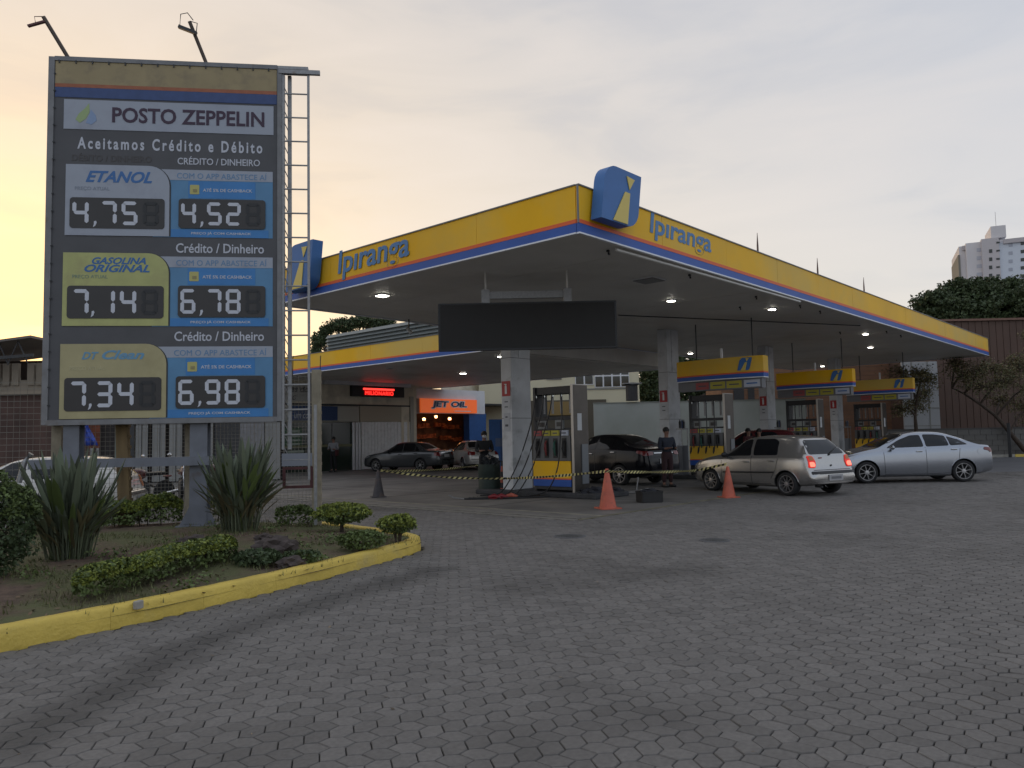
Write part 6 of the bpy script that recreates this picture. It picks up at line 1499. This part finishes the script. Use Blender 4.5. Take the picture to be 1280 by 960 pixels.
MB().bar((.0, .2, .03), (.06, .2, .42), .016, 6).build('handle', galv, t)
# hose ends and tools lying left of the island
p = at_h(618, 624); t = thing('loose_hoses', 'tangle of black hoses with red nozzles lying left of the first pump', 'hoses', (p.x, p.y, 0), YF)
for k in range(4):
    y = -.12+.09*k; MB().tube([(-.75+.1*k, .25*k-.1, .03), (-.4, .05+y, .025), (.1, y, .03), (.7, y+.05, .03), (1.3, y+.25, .03), (1.8, y+.35, .05)], .02, 6).build('hose', hose_m, t, smooth=60)
for k, (x, y, m) in enumerate(((.0, -.1, M('nozzle_red', (.22, .015, .02), .4)), (.18, -.05, MATS['nozzle_red']), (.42, .1, orc))):
    mb = MB(); mb.tube([(x-.15, y, .06), (x, y, .09), (x+.16, y+.03, .05)], [.03, .06, .03], 8); mb.tube([(x-.1, y-.02, .04), (x, y-.1, .03), (x+.1, y, .04)], .012, 5); mb.build('nozzle', m, t, smooth=50)
MB().tube([(-.75, -.1, .03), (-1.0, .0, .05), (-1.15, .05, .12)], [.02, .02, .012], 6).build('hose_tip', galv, t)
# motorcycles behind the fence
def moto(px, py, dep, rz, lab):
    p = at_d(px, py, dep); t = thing('motorcycle', lab, 'motorcycle', (p.x, p.y, 0), rz, 'motorcycles behind the fence')
    for x in (-.64, .64):
        MB().lathe([(.25, -.03), (.29, -.045), (.31, 0), (.29, .045), (.25, .03)], c=(0, 0, 0), axis='Y', n=24).build('wheel', rubber, t, smooth=True, loc=(x, 0, .31))
    mb = MB()
    for k in range(12): a = k*math.pi/6; mb.bar((.64+.04*math.cos(a), 0, .31+.04*math.sin(a)), (.64+.25*math.cos(a), 0, .31+.25*math.sin(a)), .004, 4); mb.bar((-.64+.04*math.cos(a), 0, .31+.04*math.sin(a)), (-.64+.25*math.cos(a), 0, .31+.25*math.sin(a)), .004, 4)
    mb.build('spokes', galv, t)['kind'] = 'stuff'
    mb = MB(); mb.tube([(-.64, .07, .31), (-.46, .07, .72), (-.38, .05, .98)], .022, 6); mb.tube([(-.64, -.07, .31), (-.46, -.07, .72), (-.38, -.05, .98)], .022, 6); mb.build('fork', chrome, t)
    MB().tube([(-.30, -.36, 1.04), (-.36, -.15, 1.02), (-.38, 0, .99), (-.36, .15, 1.02), (-.30, .36, 1.04)], .014, 6).build('handlebar', dark, t)
    MB().ball((-.15, 0, .80), .2, (1.35, .7, .72), 3).build('tank', M('moto_red', (.08, .012, .012), .3, coat=.5), t, smooth=True)
    MB().box((.32, 0, .80), (.60, .24, .09), bevel=.035).build('seat', black, t, smooth=True)
    mb = MB(); mb.box((-.02, 0, .40), (.36, .26, .32), bevel=.05); mb.tube([(-.35, 0, .85), (0, 0, .62), (.64, .0, .33)], .03, 6); mb.build('engine', dark, t)
    MB().tube([(.0, -.12, .28), (.3, -.15, .26), (.9, -.16, .34)], [.025, .03, .045], 8).build('exhaust', chrome, t, smooth=True)
    MB().lathe([(.05, .06), (.09, 0), (.0, -.02)], c=(-.5, 0, .86), axis='X', n=14).build('headlight', headm, t, smooth=True)
    for s_ in (-1, 1):
        MB().tube([(-.3, s_*.3, 1.05), (-.28, s_*.38, 1.22)], .007, 5).build('mirror_stem', dark, t); MB().ball((-.28, s_*.39, 1.26), .06, (.35, 1, .8), 2).build('mirror', chrome, t, smooth=True)
    MB().box((.72, 0, .72), (.2, .12, .05), bevel=.02).build('tail', MATS['tail_red'], t)
    return t
moto(178, 600, 19.5, YF+rad(62), 'motorcycle just right of the leaning wooden post behind the fence')
moto(230, 600, 21, YF+rad(120), 'motorcycle parked behind the right sign leg')
moto(268, 600, 22.5, YF+rad(70), 'motorcycle hidden mostly by the tall leafy clump')
# ---------------------------------------------------------------- people
def skin_obj(name, pts, edges, m, parent, sub=1, root=0):
    me = bpy.data.meshes.new(name); me.from_pydata([p[0] for p in pts], edges, []); o = bpy.data.objects.new(name, me); COL.objects.link(o)
    md = o.modifiers.new('s', 'SKIN'); md.use_smooth_shade = True
    for i, p in enumerate(pts):
        r = p[1] if isinstance(p[1], tuple) else (p[1], p[1]); me.skin_vertices[0].data[i].radius = r; me.skin_vertices[0].data[i].use_root = (i == root)
    sm = o.modifiers.new('u', 'SUBSURF'); sm.levels = sub; sm.render_levels = sub
    bpy.context.view_layer.update(); m2 = bpy.data.meshes.new_from_object(o.evaluated_get(bpy.context.evaluated_depsgraph_get())); bpy.data.objects.remove(o)
    m2.materials.clear(); m2.materials.append(m); m2.polygons.foreach_set('use_smooth', [True]*len(m2.polygons)); m2.name = name
    o = bpy.data.objects.new(name, m2); COL.objects.link(o); o.parent = parent; return o
skinm = M('skin', (.23, .12, .08), .6); hairm = M('hair', (.012, .010, .009), .7)
def person(loc, rz, label, shirt, pants, H=1.70, arms='bent', mask=False, shoes=black, bag=None):
    """faces local -y"""
    t = thing('person', label, 'person', loc, rz); s = H/1.70
    J = dict(pel=(0, 0, .93), wst=(0, 0, 1.08), chs=(0, -.01, 1.28), nek=(0, 0, 1.44), hd0=(0, -.01, 1.50), hd1=(0, -.015, 1.60), hd2=(0, -.005, 1.66))
    pts = []; ed = []; idx = {}
    def add(n, p, r, par=None):
        idx[n] = len(pts); pts.append((tuple(c*s for c in p), tuple(c*s for c in r) if isinstance(r, tuple) else r*s))
        if par: ed.append((idx[par], idx[n]))
    add('pel', J['pel'], (.10, .08)); add('wst', J['wst'], (.095, .07), 'pel'); add('chs', J['chs'], (.115, .075), 'wst'); add('nek', J['nek'], .055, 'chs'); add('hd0', J['hd0'], (.062, .072), 'nek'); add('hd1', J['hd1'], (.076, .092), 'hd0'); add('hd2', J['hd2'], (.062, .075), 'hd1')
    arm = {}
    for sd_, nm in ((-1, 'l'), (1, 'r')):
        if arms == 'bent' or (arms == 'one' and sd_ < 0): A = [(sd_*.20, 0, 1.38), (sd_*.25, -.02, 1.11), (sd_*.15, -.24, 1.10), (sd_*.11, -.31, 1.12)]
        else: A = [(sd_*.20, 0, 1.38), (sd_*.25, .02, 1.11), (sd_*.26, -.05, .87), (sd_*.26, -.07, .79)]
        arm[nm] = A
        add(nm+'s', A[0], .058, 'chs'); add(nm+'e', A[1], .043, nm+'s'); add(nm+'w', A[2], .029, nm+'e'); add(nm+'h', A[3], (.038, .022), nm+'w')
        d = (Vector(A[3])-Vector(A[2])).normalized(); sdv = Vector((1, 0, 0)) if arms != 'x' else Vector((0, 1, 0))
        for k in range(4):
            b = Vector(A[3])+sdv*(.018*(k-1.5))+d*.03; e = b+d*(.04-.005*abs(k-1.3))+Vector((0, 0, -.008)); g = e+d*.018+Vector((0, .0, -.018))
            add(f'{nm}f{k}a', b, .009, nm+'h'); add(f'{nm}f{k}b', e, .008, f'{nm}f{k}a'); add(f'{nm}f{k}c', g, .007, f'{nm}f{k}b')
        b = Vector(A[3])-sdv*sd_*.035; add(nm+'t1', b, .010, nm+'h'); add(nm+'t2', b+d*.03-sdv*sd_*.006, .008, nm+'t1')
        add(nm+'hip', (sd_*.09, 0, .88), .088, 'pel'); add(nm+'kn', (sd_*.10, -.015, .49), .058, nm+'hip'); add(nm+'an', (sd_*.11, .02, .09), .038, nm+'kn'); add(nm+'to', (sd_*.13, -.12, .035), (.035, .028), nm+'an')
    skin_obj('body', pts, ed, skinm, t)
    def sub(nm, names, grow, m, cut=None):
        ps = []; es = []; ix = {}
        for (n, par, r, tt) in names:
            p = Vector(pts[idx[n]][0]); 
            if tt is not None: p = Vector(pts[idx[par[1]]][0]).lerp(p, tt)
            ix[n] = len(ps); ps.append((tuple(p), tuple(c*s for c in r) if isinstance(r, tuple) else r*s))
            if par[0]: es.append((ix[par[0]], ix[n]))
        return skin_obj(nm, ps, es, m, t)
    sub('shirt', [('pel', (None,), (.155, .122), None), ('wst', ('pel',), (.145, .115), None), ('chs', ('wst',), (.178, .13), None), ('nek', ('chs', 'chs'), (.075, .07), .72)] + [x for nm in 'lr' for x in ((nm+'s', ('chs',), .075, None), (nm+'e', (nm+'s',), .060, None), (nm+'w', (nm+'e', nm+'e'), .045, .85))], 0, shirt)
    sub('trousers', [('wst', (None,), (.135, .108), None), ('pel', ('wst',), (.15, .12), None)] + [x for nm in 'lr' for x in ((nm+'hip', ('pel',), .105, None), (nm+'kn', (nm+'hip',), .076, None), (nm+'an', (nm+'kn', nm+'kn'), .060, .93))], 0, pants)
    for sd_ in (-1, 1):
        MB().box((sd_*.12*s, -.05*s, .045*s), (.10*s, .28*s, .08*s), bevel=.03).build('shoe', shoes, t, smooth=True)
    MB().ball((0, .012*s, 1.628*s), .105*s, (.86, 1.0, .86), 3, .15).build('hair', hairm, t, smooth=True)
    mb = MB(); mb.ball((0, -.098*s, 1.565*s), .018*s, (.8, 1, 1.3), 1); mb.build('nose', skinm, t, smooth=True)
    for sd_ in (-1, 1):
        MB().ball((sd_*.032*s, -.088*s, 1.592*s), .012*s, (1.2, .6, .7), 1).build('eye', hairm, t, smooth=True); MB().ball((sd_*.078*s, .0, 1.575*s), .026*s, (.4, .8, 1.2), 1).build('ear', skinm, t, smooth=True)
    MB().box((0, -.093*s, 1.53*s), (.045*s, .01, .01)).build('mouth', M('lips', (.16, .06, .05), .6), t)
    if mask: MB().ball((0, -.055*s, 1.545*s), .065*s, (1.0, .85, .85), 2).build('face_mask', M('mask_white', (.55, .56, .56), .8), t, smooth=True)
    return t
navy = M('navy_cloth', (.018, .022, .035), .85, var=.2); dkred = M('maroon_cloth', (.06, .012, .014), .85); blkc = M('black_cloth', (.012, .012, .014), .85); gcloth = M('grey_cloth', (.22, .22, .23), .85)
q = at_h(835, 609); person((q.x, q.y, 0), YF+.35, 'dark haired attendant in a dark jacket standing behind the black car', navy, M('trousers_maroon', (.035, .014, .016), .85), 1.73)
q = at_d(417, 587.5, 38.2); a_p = person((q.x, q.y, 0), YF-.2, 'person in a pale grey top and black trousers standing before the shop door', gcloth, blkc, 1.72)
MB().box((.2, -.05, .95), (.12, .26, .32), bevel=.04).build('handbag', dkred, a_p, smooth=True)
q = at_d(606, 600, 24.5); person((q.x, q.y, 0), YF+.2, 'attendant in dark clothes with a white face mask behind the waste drum', blkc, blkc, 1.74, mask=True)
q = at_d(936, 560, 27.6); person((q.x, q.y, 0), YF+.6, 'dark haired person left of two whose heads show above the hatchback', dkred, blkc, 1.68)
q = at_d(949.5, 560, 27.2); person((q.x, q.y, 0), YF-.6, 'dark haired person right of two whose heads show above the hatchback', blkc, blkc, 1.66)
